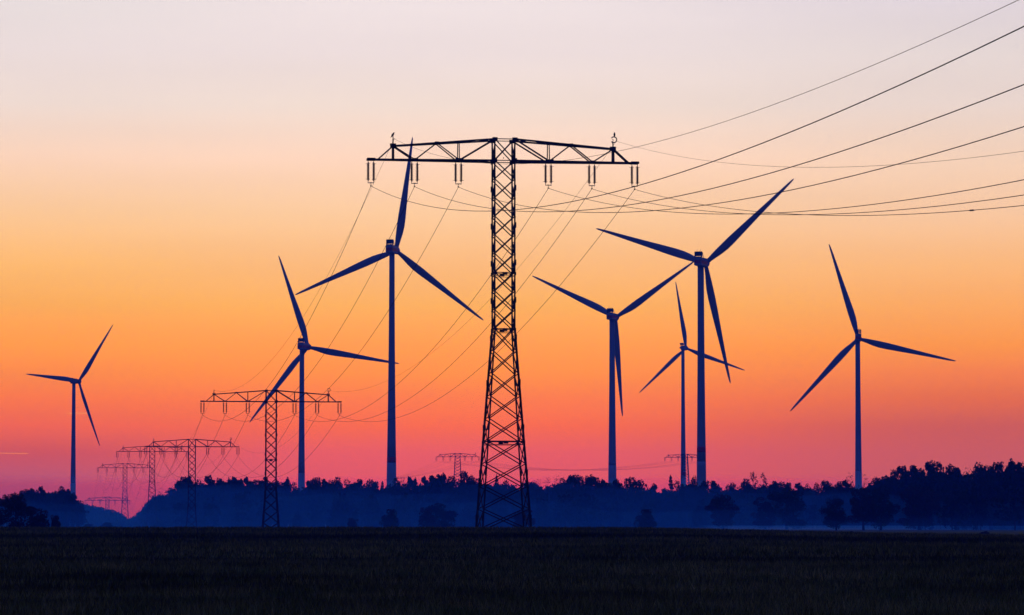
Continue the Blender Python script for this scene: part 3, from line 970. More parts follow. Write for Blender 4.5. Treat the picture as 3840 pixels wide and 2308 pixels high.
def pylon(pos, arm_z, rz, label, group, start=17.4, slope=0.0715, hw0=1.04, detail=2, ground_z=None):
    """Single-level lattice pylon. pos = (x, y); arm_z = height of the lower chord."""
    z0 = (gz(*pos) if ground_z is None else ground_z)
    root = empty('pylon', (pos[0], pos[1], z0), rz)
    tag(root, label, 'pylon', group)
    H = arm_z - z0
    hw = lambda s: hw0 + max(0.0, s - start) * slope
    lev = [i * 11.6 / 6 for i in range(7)] + [11.6 + 5.8 * i / 3 for i in (1, 2, 3)]
    s = 17.4
    while s < H - 2.6:
        s += 2.32
        lev.append(s)
    lev.append(H + 0.15)
    k = 1.0 if detail == 2 else (1.15 if detail == 1 else 1.5)

    def pt(s, i, j):
        return Vector((i * hw(s), j * hw(s), H - s))
    corners = ((-1, -1), (1, -1), (1, 1), (-1, 1))
    TOP = -2.23
    segs = []
    for (i, j) in corners:
        if detail:
            bar('leg', pt(start, i, j), pt(TOP, i, j), 0.15 * k, root)
            lg = bar('leg', pt(lev[-1], i, j), pt(start, i, j), 0.17 * k, root)
        else:
            segs += [(pt(start, i, j), pt(TOP, i, j), 0.2 * k), (pt(lev[-1], i, j), pt(start, i, j), 0.22 * k)]
    allv = [TOP, 0.0] + lev[1:]
    for a_, b_ in zip(allv[:-1], allv[1:]):
        for f in range(4):
            (i0, j0), (i1, j1) = corners[f], corners[(f + 1) % 4]
            d1 = (pt(a_, i0, j0), pt(b_, i1, j1))
            d2 = (pt(a_, i1, j1), pt(b_, i0, j0))
            if b_ > H:
                d1 = (d1[0], d1[0].lerp(d1[1], 0.98))
            for n_, (p_, q_) in enumerate((d1, d2)):
                # the second diagonal passes just inside the first
                nrm = Vector(((i0 + i1) / 2, (j0 + j1) / 2, 0)) * (0.05 - 0.08 * n_)
                if detail:
                    bar('diagonal_brace', p_ + nrm, q_ + nrm, 0.105 * k, root)
                else:
                    segs.append((p_ + nrm, q_ + nrm, 0.10 * k))
    hz = [TOP, 0.0, 11.6, 17.4, 29.0]
    for s in hz:
        if s > H - 3:
            continue
        for f in range(4):
            (i0, j0), (i1, j1) = corners[f], corners[(f + 1) % 4]
            a_, b_ = pt(s, i0, j0), pt(s, i1, j1)
            if detail:
                bar('horizontal_brace', a_, b_, 0.09 * k, root)
                if s > 5:
                    bar('horizontal_brace', a_ + Vector((0, 0, -0.34)), b_ + Vector((0, 0, -0.34)), 0.06 * k, root)
            else:
                segs.append((a_, b_, 0.14 * k))
            if detail == 2:
                mid = (a_ + b_) / 2
                nrm = Vector(((i0 + i1) / 2, (j0 + j1) / 2, 0))
                if s > 5:
                    g_ = obj('gusset_plate', PLATE, root)
                    g_.location = mid + nrm * 0.11 + Vector((0, 0, -0.12))
                    g_.scale = (0.5 if abs(nrm.x) < 0.5 else 0.03, 0.03 if abs(nrm.x) < 0.5 else 0.5, 0.30)
                g_ = obj('gusset_plate', PLATE, root)
                g_.location = a_ + nrm * 0.13 + Vector((-0.12 * i0 if abs(nrm.x) < 0.5 else 0, -0.12 * j0 if abs(nrm.y) < 0.5 else 0, -0.1))
                g_.scale = (0.26 if abs(nrm.x) < 0.5 else 0.03, 0.03 if abs(nrm.x) < 0.5 else 0.26, 0.34)
    if detail == 2:      # splice plates along the legs
        for (i, j) in corners:
            for s in lev[1:-1:2]:
                g_ = obj('splice_plate', PLATE, root)
                p_ = pt(s + 0.9, i, j)
                g_.location = p_ + Vector((0.10 * i, 0.10 * j, 0))
                g_.scale = (0.09, 0.09, 0.6)
    # concrete feet
    for (i, j) in corners:
        MB().lathe([(0.42, -0.4), (0.42, 0.12), (0.34, 0.2)], 10, (i * hw(H), j * hw(H), 0)).build('footing', M_SOIL, root)
    # crossarm: two trusses, closing towards the tips
    L = 14.15

    def dep(x_):
        return hw0 - (hw0 - 0.22) * min(1.0, max(0.0, (abs(x_) - hw0) / (L - hw0)))

    def utop(x_):
        return H + 2.23 - (2.23 - 1.43) * max(0.0, (abs(x_) - hw0)) / (PEAK - hw0)
    arm_segs = []
    arm = None
    if detail:
        arm = MB().box((0, 0, 0), (0.1, 0.1, 0.1)).build('crossarm', M_STEEL, root)
        arm.location = (0, 0, H + 0.35)
    for sx in (-1, 1):
        n1, n2, n3, u1 = 4.70 * sx, 9.27 * sx, 13.1 * sx, 7.0 * sx
        pk = PEAK * sx
        for j in (-1, 1):
            lo = lambda x_: Vector((x_, j * dep(x_), H))
            hi = lambda x_: Vector((x_, j * dep(x_) * (0.72 if abs(x_) > 2 else 1), utop(x_)))
            S = [('bottom_chord', lo(hw0 * sx), Vector((L * sx, j * 0.22, H)), 0.19), ('top_chord', hi(hw0 * sx), hi(pk), 0.17),
                 ('arm_diagonal', hi(hw0 * sx), lo(n1), 0.15), ('arm_diagonal', lo(n1), hi(u1), 0.12), ('arm_diagonal', hi(u1), lo(n2), 0.12),
                 ('arm_diagonal', lo(n2), hi(pk), 0.13), ('arm_diagonal', hi(pk), lo(n3), 0.14), ('arm_vertical', lo(n1), hi(n1), 0.10), ('arm_vertical', lo(pk), hi(pk), 0.19)]
            for nm, a_, b_, w in S:
                if detail:
                    o = bar(nm, a_ - Vector(arm.location), b_ - Vector(arm.location), w * k, arm)
                else:
                    arm_segs.append((a_, b_, w * k))
        # plan lacing between the two trusses
        xsn = [hw0, 2.9, 4.7, 7.0, 9.27, 11.5, 13.78]
        for a_, b_ in zip(xsn[:-1], xsn[1:]):
            for lvl in (0, 1):
                zf = (lambda x_: H) if lvl == 0 else utop
                if lvl and b_ > PEAK:
                    continue
                p_ = Vector((a_ * sx, -dep(a_), zf(a_)))
                q_ = Vector((b_ * sx, dep(b_), zf(b_)))
                if detail:
                    bar('plan_brace', p_ - Vector(arm.location), q_ - Vector(arm.location), 0.09 * k, arm)
                else:
                    arm_segs.append((p_, q_, 0.08 * k))
        if detail == 2:
            for xg, zg, sc in ((n1, H + 0.05, (0.85, 0.05, 0.28)), (n2, H + 0.04, (0.6, 0.05, 0.24)), (pk, utop(pk) - 0.02, (0.5, 0.05, 0.32)), (u1, utop(u1), (0.45, 0.05, 0.26)), (13.78 * sx, H + 0.02, (0.85, 0.05, 0.26)), (hw0 * sx, H + 2.2, (0.55, 0.05, 0.36)), (hw0 * sx, H + 0.05, (0.45, 0.05, 0.36))):
                for j in (-1, 1):
                    g_ = obj('gusset_plate', PLATE, arm)
                    g_.location = Vector((xg, j * (dep(xg) * (0.72 if zg > H + 0.5 and abs(xg) > 2 else 1) + 0.14), zg)) - Vector(arm.location)
                    g_.scale = sc
    if not detail:
        bars_mesh('lattice_body', segs, root)
        bars_mesh('crossarm', arm_segs, root)
    # the peaks that carry the earth wires: spike left, open hook right
    for sx in (-1, 1):
        mb = MB()
        zt = utop(PEAK)
        mb.box((PEAK * sx, 0, zt + 0.22), (0.62, 0.30, 0.07)).box((PEAK * sx - 0.27, 0, zt + 0.12), (0.07, 0.25, 0.22)).box((PEAK * sx + 0.27, 0, zt + 0.12), (0.07, 0.25, 0.22))
        mb.tube([(PEAK * sx, 0, zt + 0.2), (PEAK * sx, 0, zt + 0.68)], 0.065 * k, 8)
        o = mb.build('earth_wire_peak', M_STEEL, root)
        mb = MB()
        if sx < 0:
            mb.tube([(PEAK * sx, 0, zt + 0.62), (PEAK * sx, 0, zt + 1.0)], 0.05 * k, 6).tube([(PEAK * sx - 0.05, 0, zt + 0.74), (PEAK * sx + 0.22, 0, zt + 0.74)], 0.035 * k, 6)
            mb.build('earth_wire_clip', M_FITTING, o)
        else:
            c0 = Vector((PEAK + 0.10, 0, zt + 1.0))
            hp = [c0 + Vector((0.30 * math.cos(t), 0, 0.30 * math.sin(t))) for t in np.linspace(R(215), R(505), 16)]
            mb.tube([Vector((PEAK, 0, zt + 0.6)), hp[0]] + hp[1:], 0.06 * k, 6)
            mb.tube([c0 + Vector((-0.22, 0, 0.06)), c0 + Vector((-0.05, 0, -0.02)), c0 + Vector((-0.12, 0, -0.2))], 0.035 * k, 5)
            mb.build('earth_wire_hook', M_FITTING, o)
    # insulator sets
    for ox in OFFS:
        if detail:
            st = obj('insulator_set', HANG, root)
            st.location = (ox, 0, H - 0.10)
            if detail == 1:
                st.scale = (1.05, 1.4, 1.0)
            for sx in (-1, 1):
                i_ = obj('insulator_string', INS, st)
                i_.location = (0.29 * sx, 0, -DROP)
                for me, z_ in ((HORN_T, -DROP - 0.16), (HORN_B, -DROP - INS_LEN + 0.16)):
                    h_ = obj('arcing_horn', me, st)
                    h_.location = (0.29 * sx, 0, z_)
                    h_.scale = (sx, 1, 1)
            obj('suspension_clamp', CLAMP, st)
        else:
            mb = MB()
            for sx in (-1, 1):
                mb.tube([(ox + 0.32 * sx, 0, H - 0.1), (ox + 0.32 * sx, 0, H - 2.15)], 0.13, 6)
            mb.box((ox, 0, H - 2.2), (0.75, 0.12, 0.13)).box((ox, 0, H - 2.65), (0.2, 0.3, 0.2)).tube([(ox, 0, H - 2.2), (ox, 0, H - 2.6)], 0.05, 5)
            mb.build('insulator_set', M_INSUL, root)
    ca, sa = math.cos(rz), math.sin(rz)

    def hangp(ox, z_):
        return Vector((pos[0] + ox * ca, pos[1] + ox * sa, z_))
    return dict(root=root, cond=[hangp(o_, arm_z - 0.10 + CLAMP_Z) for o_ in OFFS], earth=[hangp(-PEAK + 0.1, arm_z + 1.43 + 0.75), hangp(PEAK + 0.35, arm_z + 1.43 + 0.85)], arm_z=arm_z, H=H, pos=pos)


LINE_RZ = math.atan2(47.3, 343.0)
GP = "pylons of the power line crossing the field"
PY = []
for n_, (x, y, d, dt, lab, kw) in enumerate([
        (1888, 606, 360, 2, "huge black lattice pylon in the middle of the picture", {}),
        (1017, 1507, 702, 2, "second largest lattice pylon, left of centre behind the tall turbine blades", {}),
        (720, 1676, 1047, 1, "third pylon, its right crossarm highest above the forest's left slope", {}),
        (571, 1694, 1386, 1, "fourth pylon, overlapping the third pylon's left crossarm", dict(start=11.6, slope=0.055)),
        (469, 1755, 1787, 1, "fifth pylon, standing in the gap between the woods", dict(start=11.6, slope=0.055)),
        (403, 1878, 2194, 0, "faintest sixth pylon, half hidden behind the hazy far wood", dict(start=11.6, slope=0.055))]):
    p = at(x, y, d)
    PY.append(pylon((p.x, d), p.z, LINE_RZ, lab, GP, detail=dt, **kw))
p = at(1716, 1714, 2262)
FA = pylon((p.x, 2262), p.z, R(-2), "tiny distant pylon just left of the largest pylon", "distant pylons behind the forest", start=0.0, slope=0.055, hw0=1.65, detail=0)
p = at(2569, 1716, 2380)
FB = pylon((p.x, 2380), p.z, R(3), "tiny distant pylon half hidden by two turbine towers", "distant pylons behind the forest", start=0.0, slope=0.055, hw0=1.65, detail=0)


# ------------------------------------------------------------------ wires
def wire(name, A, B, sag, rad, label, group, n=48, cat='power line', sides=5):
    pts = []
    for i in range(n + 1):
        t = i / n
        q = A.lerp(B, t)
        q.z -= 4 * sag * t * (1 - t)
        pts.append(q - A)
    o = MB().tube(pts, rad, sides).build(name, M_CABLE, None)
    o.location = A
    tag(o, label, cat, group)
    return o, pts


ax = Vector((math.cos(LINE_RZ), math.sin(LINE_RZ), 0))
P0 = Vector((41.3, 26.1, 19.17))
WN = ["outermost left", "middle left", "inner left", "inner right", "middle right", "outermost right"]
near = []
for k, o_ in enumerate(OFFS):
    near.append(wire('conductor', PY[0]['cond'][k], P0 + ax * o_, 7.6, 0.024, "thick cable from the largest pylon's %s insulator to the right frame edge" % WN[k], "conductors rising to the right edge", 64))
for k, sx in enumerate((-1, 1)):
    near.append(wire('earth_wire', PY[0]['earth'][k], Vector((P0.x, P0.y, 20.64)) + ax * (PEAK * sx), 8.0, 0.013, "thin wire from the largest pylon's %s peak to the right frame edge" % ("left" if sx < 0 else "right"), "earth wires rising to the right edge", 64))
NM = ["largest", "second", "third", "fourth", "fifth", "sixth"]
for i in range(5):
    A_, B_ = PY[i], PY[i + 1]
    sag = [9.1, 9.2, 9.0, 10.5, 10.5][i]
    rc = [0.026, 0.03, 0.034, 0.036, 0.036][i]
    for k in range(6):
        wire('conductor', A_['cond'][k], B_['cond'][k], sag, rc, "sagging cable on the %s insulators between the %s and %s pylons" % (WN[k], NM[i], NM[i + 1]), "conductors from pylon to pylon", 40)
    for k in range(2):
        wire('earth_wire', A_['earth'][k], B_['earth'][k], sag * 0.85, rc * 0.55, "thin %s top wire between the %s and %s pylons" % ("left" if k == 0 else "right", NM[i], NM[i + 1]), "earth wires from pylon to pylon", 40)
for k in range(6):
    wire('conductor', FA['cond'][k], FB['cond'][k], 6.0, 0.04, "faint far cable on the %s insulators between the two tiny distant pylons" % WN[k], "cables of the distant line", 24)
    q = at(1440 - 6 * k, 1800, 2060) + Vector((k * 1.5, 0, 0))
    wire('conductor', FA['cond'][k], q, 1.5, 0.04, "faint far cable on the %s insulators leaving the tiny left distant pylon downwards" % WN[k], "cables of the distant line", 24)


def sleeve(near_item, xt, label):
    """A repair sleeve clamped on a cable where it crosses column xt."""
    o, pts = near_item
    best = min(range(1, len(pts) - 1), key=lambda i: abs(px(Vector(o.location) + pts[i])[0] - xt))
    a_, b_ = pts[best - 1], pts[best + 1]
    c = pts[best]
    d = (b_ - a_).normalized()
    MB().tube([c - d * 0.55, c - d * 0.40, c + d * 0.40, c + d * 0.55], [0.03, 0.055, 0.055, 0.03], 8).build('cable_sleeve', M_FITTING, o)


sleeve(near[5], 3645, "")


# ------------------------------------------------------------------ wind turbines
def blade_mesh(Rm, name):
    st = [(0.0, 2.3, 2.3, 0.0, 50), (0.03, 2.3, 2.2, 0.0, 45), (0.08, 2.9, 1.75, 0.18, 24), (0.14, 3.6, 1.25, 0.42, 17), (0.20, 4.0, 0.95, 0.55, 13), (0.28, 4.0, 0.75, 0.52, 10), (0.40, 3.5, 0.55, 0.42, 7), (0.55, 2.75, 0.42, 0.32, 4), (0.70, 2.1, 0.32, 0.24, 2), (0.85, 1.5, 0.24, 0.16, 1), (0.94, 1.1, 0.18, 0.1, 0), (0.985, 0.7, 0.12, 0.03, 0), (1.0, 0.22, 0.06, 0.0, 0)]
    sc = Rm / 58.5
    n = 14
    vs_, fs = [], []
    for (t, ch, th, off, tw) in st:
        a_ = R(tw)
        for k in range(n):
            q = 2 * math.pi * k / n
            cx = math.cos(q) * ch / 2 * sc
            cz = math.sin(q) * th / 2 * sc * (1.0 if math.cos(q) > 0 else 0.75)
            cx += off * sc
            X = cx * math.cos(a_) - cz * math.sin(a_)
            Y = cx * math.sin(a_) + cz * math.cos(a_)
            vs_.append((X, Y + 0.012 * Rm * t * t, 1.0 + t * (Rm * 1.012 - 1.0)))
    m_ = len(st)
    for i in range(m_ - 1):
        for k in range(n):
            fs.append((i * n + k, i * n + (k + 1) % n, (i + 1) * n + (k + 1) % n, (i + 1) * n + k))
    fs += [tuple(reversed(range(n))), tuple((m_ - 1) * n + k for k in range(n))]
    return mesh_from(name, vs_, fs, M_BLADE, True)


BLADES = {}


def turbine(tips, tower, Rm, label, style, red_row=None, overhang=4.5, split=0.09):
    """tips: three blade tips in photograph pixels; tower: (x_top, y_top, w_top, x_low, y_low, w_low)."""
    cx = sum(t[0] for t in tips) / 3
    cyy = sum(t[1] for t in tips) / 3
    hs = [t[0] - cx for t in tips]
    vs2 = [cyy - t[1] for t in tips]
    Rp = math.sqrt(sum(v * v for v in vs2) / 1.5)
    c = min(0.998, math.sqrt(sum(h * h for h in hs) / sum(v * v for v in vs2)))
    psi = math.acos(c)
    depth = Rm / Rp * F
    angs = sorted(math.atan2(h / c, v) % (2 * math.pi) for h, v in zip(hs, vs2))
    ph = sum(a_ - 2 * math.pi / 3 * k for k, a_ in enumerate(angs)) / 3
    hub = at(cx, cyy, depth)
    tx = at(tower[0], tower[1], depth).x
    mpp = depth / F
    base = Vector((tx, depth - overhang * c, 0))
    base.z = gz(base.x, base.y) - 0.3
    # local frame: +Y is the rotor axis (pointing away and to the right)
    root = empty('wind_turbine', base, -psi)
    tag(root, label, 'wind turbine', "wind turbines behind the forest")
    inv = Matrix.Rotation(psi, 4, 'Z')
    L = lambda p_: inv @ (Vector(p_) - base)
    hubl = L(hub)
    Hh = hub.z - base.z
    rt, rb = tower[2] * mpp / 2, tower[5] * mpp / 2
    zl = at(tower[3], tower[4], depth).z - base.z
    slope_ = (rb - rt) / max(1.0, (Hh - 2 - zl))
    rbase = rb + slope_ * 0.4 * zl
    nh = 1.9 * Rm / 58.5 * (1.0 if style != 'slim' else 1.1)
    ztop = Hh - nh * 0.9
    prof = []
    # the taper is strongest in the lower third
    for t in np.linspace(0, 1, 14):
        z_ = ztop * t
        if z_ <= zl:
            r_ = rbase + (rb - rbase) * (z_ / max(zl, 0.1))
        else:
            q = (z_ - zl) / (ztop - zl)
            r_ = rt + (rb - rt) * (1 - q) ** 1.7
        prof.append((r_, z_))
    zs_ = zl + (ztop - zl) * split
    rs_ = float(np.interp(zs_, [p_[1] for p_ in prof], [p_[0] for p_ in prof]))
    tow = MB().lathe([(rs_, zs_)] + [p_ for p_ in prof if p_[1] > zs_ + 0.5], 32).build('tower', M_TOWER, root, True)
    MB().lathe([p_ for p_ in prof if p_[1] < zs_ - 0.5] + [(rs_ + 0.02, zs_)], 32).build('tower_base', M_CONCRETE_MISTED, root, True)

    def rad_at(z_):
        return float(np.interp(z_, [p_[1] for p_ in prof], [p_[0] for p_ in prof]))
    for q in (0.33, 0.62):
        z_ = ztop * q
        MB().lathe([(rad_at(z_) + 0.02, z_ - 0.12), (rad_at(z_) + 0.03, z_), (rad_at(z_) + 0.02, z_ + 0.12)], 32).build('flange_ring', M_TOWER, tow, True)
    if red_row:
        z1, z0_ = (at(tower[3], r_, depth).z - base.z for r_ in red_row)
        zs = np.linspace(z0_, z1, 4)
        o = MB().lathe([(rad_at(z_) + 0.03, z_) for z_ in zs], 32).build('red_band', M_RED, tow, True)
    # nacelle
    k = Rm / 58.5
    y1 = hubl.y - 1.9 * k
    y0 = y1 - (10.8 if style == 'box' else (8.5 if style == 'round' else 9.5)) * k
    w, h = 3.7 * k, 2 * nh
    zc = hubl.z
    hx = hubl.x
    bm = bmesh.new()
    bmesh.ops.create_cube(bm, size=1.0)
    for v in bm.verts:
        v.co = Vector((v.co.x * w + hx, (y0 + y1) / 2 + v.co.y * (y1 - y0), zc + v.co.z * h + (0.15 * k if v.co.z > 0 else 0)))
    bmesh.ops.bevel(bm, geom=bm.edges[:] + bm.verts[:], offset=0.28 * k if style == 'box' else 1.15 * k, segments=2 if style == 'box' else 4, affect='EDGES', clamp_overlap=True)
    me = bpy.data.meshes.new('nacelle')
    bm.to_mesh(me)
    bm.free()
    me.materials.append(M_TOWER)
    nac = obj('nacelle', me, root)
    if style == 'box':
        # a red stripe round the sides and the back
        mb = MB()
        e = 0.025
        sh = h * 0.42
        for sx in (-1, 1):
            mb.box((hx + sx * (w / 2 + e / 2), (y0 + y1) / 2, zc - 0.05 * h), (e, (y1 - y0) - 0.7 * k, sh))
        mb.box((hx, y0 - e / 2, zc - 0.05 * h), (w - 0.7 * k, e, sh))
        mb.build('red_stripe', M_RED, nac)
        # cooler on the roof at the rear
        cw, chh, cd = w * 0.92, 2.7 * k, 1.5 * k
        cyc = y0 + 1.6 * k
        mb = MB()
        mb.box((hx, cyc, zc + h / 2 + 0.25 * k + chh - 0.12 * k), (cw, cd, 0.22 * k)).box((hx, cyc, zc + h / 2 + 0.38 * k), (cw, cd, 0.26 * k))
        for sx in (-1, 1):
            mb.box((hx + sx * cw / 2, cyc, zc + h / 2 + 0.2 * k + chh / 2), (0.2 * k, cd, chh))
        cool = mb.build('cooler', M_COOLER, nac)
        for i in range(7):
            xf = hx - cw / 2 + cw * (i + 0.5) / 7
            MB().box((xf, cyc, zc + h / 2 + 0.5 * k + chh / 2 - 0.1 * k), (cw / 7 * 0.86, cd * 0.7, chh - 0.7 * k)).build('cooler_panel', M_COOLER, cool)
        # slanted side brace
        MB().tube([(hx + cw / 2, cyc + cd / 2, zc + h / 2 + chh), (hx + cw / 2, cyc + cd / 2 + 2.2 * k, zc + h / 2)], 0.12 * k, 5).build('cooler_brace', M_COOLER, cool)
        for i, q in enumerate((-0.3, -0.1, 0.12, 0.3)):
            MB().tube([(hx + q * cw, cyc, zc + h / 2 + chh + 0.2 * k), (hx + q * cw, cyc, zc + h / 2 + chh + (1.0 + 0.3 * (i % 2)) * k)], 0.045, 5).build('wind_sensor', M_COOLER, nac)
    elif style == 'round':
        mb = MB()
        cw = w * 0.95
        cyc = y0 + 2.4 * k
        za, zb_ = zc + h / 2 + 0.45 * k, zc + h / 2 + 2.3 * k
        mb.add([(hx - cw / 2, cyc, za), (hx + cw / 2, cyc, za), (hx + cw / 2, cyc + 0.5, za), (hx - cw / 2, cyc + 0.5, za),
                (hx - cw / 2 - 0.2, cyc - 0.7, zb_), (hx + cw / 2 - 0.3, cyc - 0.7, zb_), (hx + cw / 2 - 0.3, cyc - 0.1, zb_), (hx - cw / 2 - 0.2, cyc - 0.1, zb_)],
               [(3, 2, 1, 0), (4, 5, 6, 7), (0, 1, 5, 4), (1, 2, 6, 5), (2, 3, 7, 6), (3, 0, 4, 7)])
        for q in (-0.42, 0.42):
            mb.box((hx + q * cw, cyc + 0.25, za - 0.3 * k), (0.16, 0.3, 0.8 * k))
        mb.build('cooler', M_COOLER, nac)
        for q in (-0.15, 0.2):
            MB().tube([(hx + q * cw, cyc - 0.4, zb_), (hx + q * cw, cyc - 0.4, zb_ + 0.9 * k)], 0.045, 5).build('wind_sensor', M_COOLER, nac)
    else:
        MB().box((hx, y0 + 1.6, zc + h / 2 + 0.2), (1.2, 1.4, 0.5)).build('roof_hatch', M_COOLER, nac)
    # neck between nacelle and tower top
    MB().lathe([(rt * 1.06, ztop - 0.4), (rt * 1.12, ztop + 0.3), (rt * 1.12, zc - h * 0.40)], 24).build('yaw_ring', M_TOWER, root, True)
    # rotor: hub, spinner and blades
    mb = MB()
    prof2 = [(1.75 * k, -2.0 * k), (1.95 * k, -1.0 * k), (1.95 * k, 0.6 * k), (1.6 * k, 1.6 * k), (0.9 * k, 2.3 * k), (0.15 * k, 2.55 * k)]
    n = 20
    vv, ff = [], []
    for (r_, y_) in prof2:
        for q in range(n):
            t = 2 * math.pi * q / n
            vv.append((hx + r_ * math.cos(t), hubl.y + y_, zc + r_ * math.sin(t)))
    for i in range(len(prof2) - 1):
        for q in range(n):
            ff.append((i * n + q, i * n + (q + 1) % n, (i + 1) * n + (q + 1) % n, (i + 1) * n + q))
    ff += [tuple(range(n)), tuple((len(prof2) - 1) * n + q for q in range(n))]
    mb.add(vv, ff)
    hubo = mb.build('hub', M_BLADE, root, True)
    if Rm not in BLADES:
        BLADES[Rm] = blade_mesh(Rm, 'blade')
    for q in range(3):
        th = ph + 2 * math.pi / 3 * q
        b = obj('blade', BLADES[Rm], root)
        b.location = (hx, hubl.y, zc)
        b.rotation_euler = (0, th, 0)
    return root


turbine([(424, 1229), (78, 1391), (385, 1674)], (280, 1440, 13, 278, 1849, 21), 41.0, "leftmost and smallest turbine, alone above the dark left wood", 'slim')
turbine([(1544, 518), (1103, 1098), (1810, 1205)], (1471, 960, 20.5, 1468, 1815, 37), 58.5, "tall turbine left of the largest pylon, upper blade crossing the pylon's arm", 'box', (1716, 1735))
turbine([(1036, 957), (1496, 1373), (935, 1577)], (1134, 1310, 17.5, 1133.5, 1820, 26.5), 58.5, "turbine rising behind the second pylon's right crossarm", 'box')
turbine([(2241, 845), (2964, 684), (2733, 1435)], (2626, 1010, 24, 2629, 1805, 36), 58.5, "big turbine right of centre with a red band low on its tower", 'box', (1676, 1697))
turbine([(1995, 1022), (2594, 993), (2339, 1559)], (2294.5, 1205, 20, 2296, 1800, 31), 58.5, "turbine whose right blade tip touches the big turbine's nacelle", 'box')
turbine([(2530, 1057), (2784, 1398), (2404, 1465)], (2560, 1318, 12.5, 2562.5, 1812, 20.5), 50.0, "slim far turbine just left of the big turbine's tower", 'round', (1770, 1785))
turbine([(3111, 917), (3576, 1357), (2968, 1538)], (3213.5, 1282, 18, 3217, 1815, 26), 58.5, "rightmost turbine standing alone above the trees", 'box')


# ------------------------------------------------------------------ birds on the largest pylon
def bird(spine, rads, flat, loc, rz, label, beak, legs, sc=1.0):
    """One continuous body lofted along its spine, in the plane x-z; flat = side-to-side squash."""
    n = 12
    vv, ff = [], []
    for i, ((x_, z_), (ra, rb_)) in enumerate(zip(spine, rads)):
        a_ = Vector((spine[max(0, i - 1)][0], 0, spine[max(0, i - 1)][1]))
        b_ = Vector((spine[min(len(spine) - 1, i + 1)][0], 0, spine[min(len(spine) - 1, i + 1)][1]))
        d = (b_ - a_).normalized()
        nrm = Vector((-d.z, 0, d.x))
        for q in range(n):
            t = 2 * math.pi * q / n
            vv.append(Vector((x_, 0, z_)) + nrm * ra * math.cos(t) + Vector((0, 1, 0)) * rb_ * math.sin(t))
    for i in range(len(spine) - 1):
        for q in range(n):
            ff.append((i * n + q, i * n + (q + 1) % n, (i + 1) * n + (q + 1) % n, (i + 1) * n + q))
    ff += [tuple(reversed(range(n))), tuple((len(spine) - 1) * n + q for q in range(n))]
    root = obj('bird', mesh_from('bird_body', vv, ff, M_FEATHER, True))
    root.location = loc
    root.rotation_euler = (0, 0, rz)
    root.scale = (sc, sc, sc)
    tag(root, label, 'bird', "birds perched on the largest pylon")
    b0, b1 = beak
    MB().tube([(b0[0], 0, b0[1]), (b1[0], 0, b1[1])], [0.022, 0.004], 6).build('beak', M_FEATHER, root)
    for sy in (-1, 1):
        MB().tube([(legs[0], 0.03 * sy, legs[1]), (legs[0] + 0.01, 0.03 * sy, 0.0), (legs[0] + 0.05, 0.035 * sy, -0.005)], 0.010, 5).build('leg', M_FEATHER, root)
    return root


P1 = PY[0]
zt = P1['arm_z'] + 1.43
ca, sa = math.cos(LINE_RZ), math.sin(LINE_RZ)
lp = Vector((P1['pos'][0] - PEAK * ca, P1['pos'][1] - PEAK * sa, zt + 1.0))
# crow leaning forward to the right, tail down to the left
bird([(-0.27, -0.16), (-0.20, -0.08), (-0.11, 0.04), (-0.03, 0.16), (0.03, 0.25), (0.06, 0.31), (0.085, 0.36), (0.10, 0.40), (0.10, 0.425)],
     [(0.012, 0.05), (0.03, 0.06), (0.085, 0.09), (0.115, 0.115), (0.105, 0.10), (0.07, 0.07), (0.062, 0.06), (0.05, 0.048), (0.015, 0.015)],
     1, lp, LINE_RZ, "crow-like bird on the left peak of the largest pylon, tail hanging left", ((0.13, 0.38), (0.22, 0.37)), (0.0, 0.10))
rp = Vector((P1['pos'][0] + (PEAK + 0.16) * ca, P1['pos'][1] + (PEAK + 0.16) * sa, zt + 1.35))
# upright bird of prey seen from behind
bird([(0.06, -0.12), (0.05, -0.03), (0.02, 0.06), (-0.005, 0.16), (-0.01, 0.25), (0.0, 0.31), (0.005, 0.35), (0.005, 0.40), (0.0, 0.425)],
     [(0.02, 0.035), (0.03, 0.045), (0.07, 0.08), (0.10, 0.11), (0.10, 0.10), (0.07, 0.075), (0.062, 0.065), (0.055, 0.055), (0.015, 0.015)],
     1, rp, LINE_RZ + R(70), "upright bird on the curled hook at the largest pylon's right peak", ((-0.04, 0.375), (-0.11, 0.36)), (0.0, 0.08))

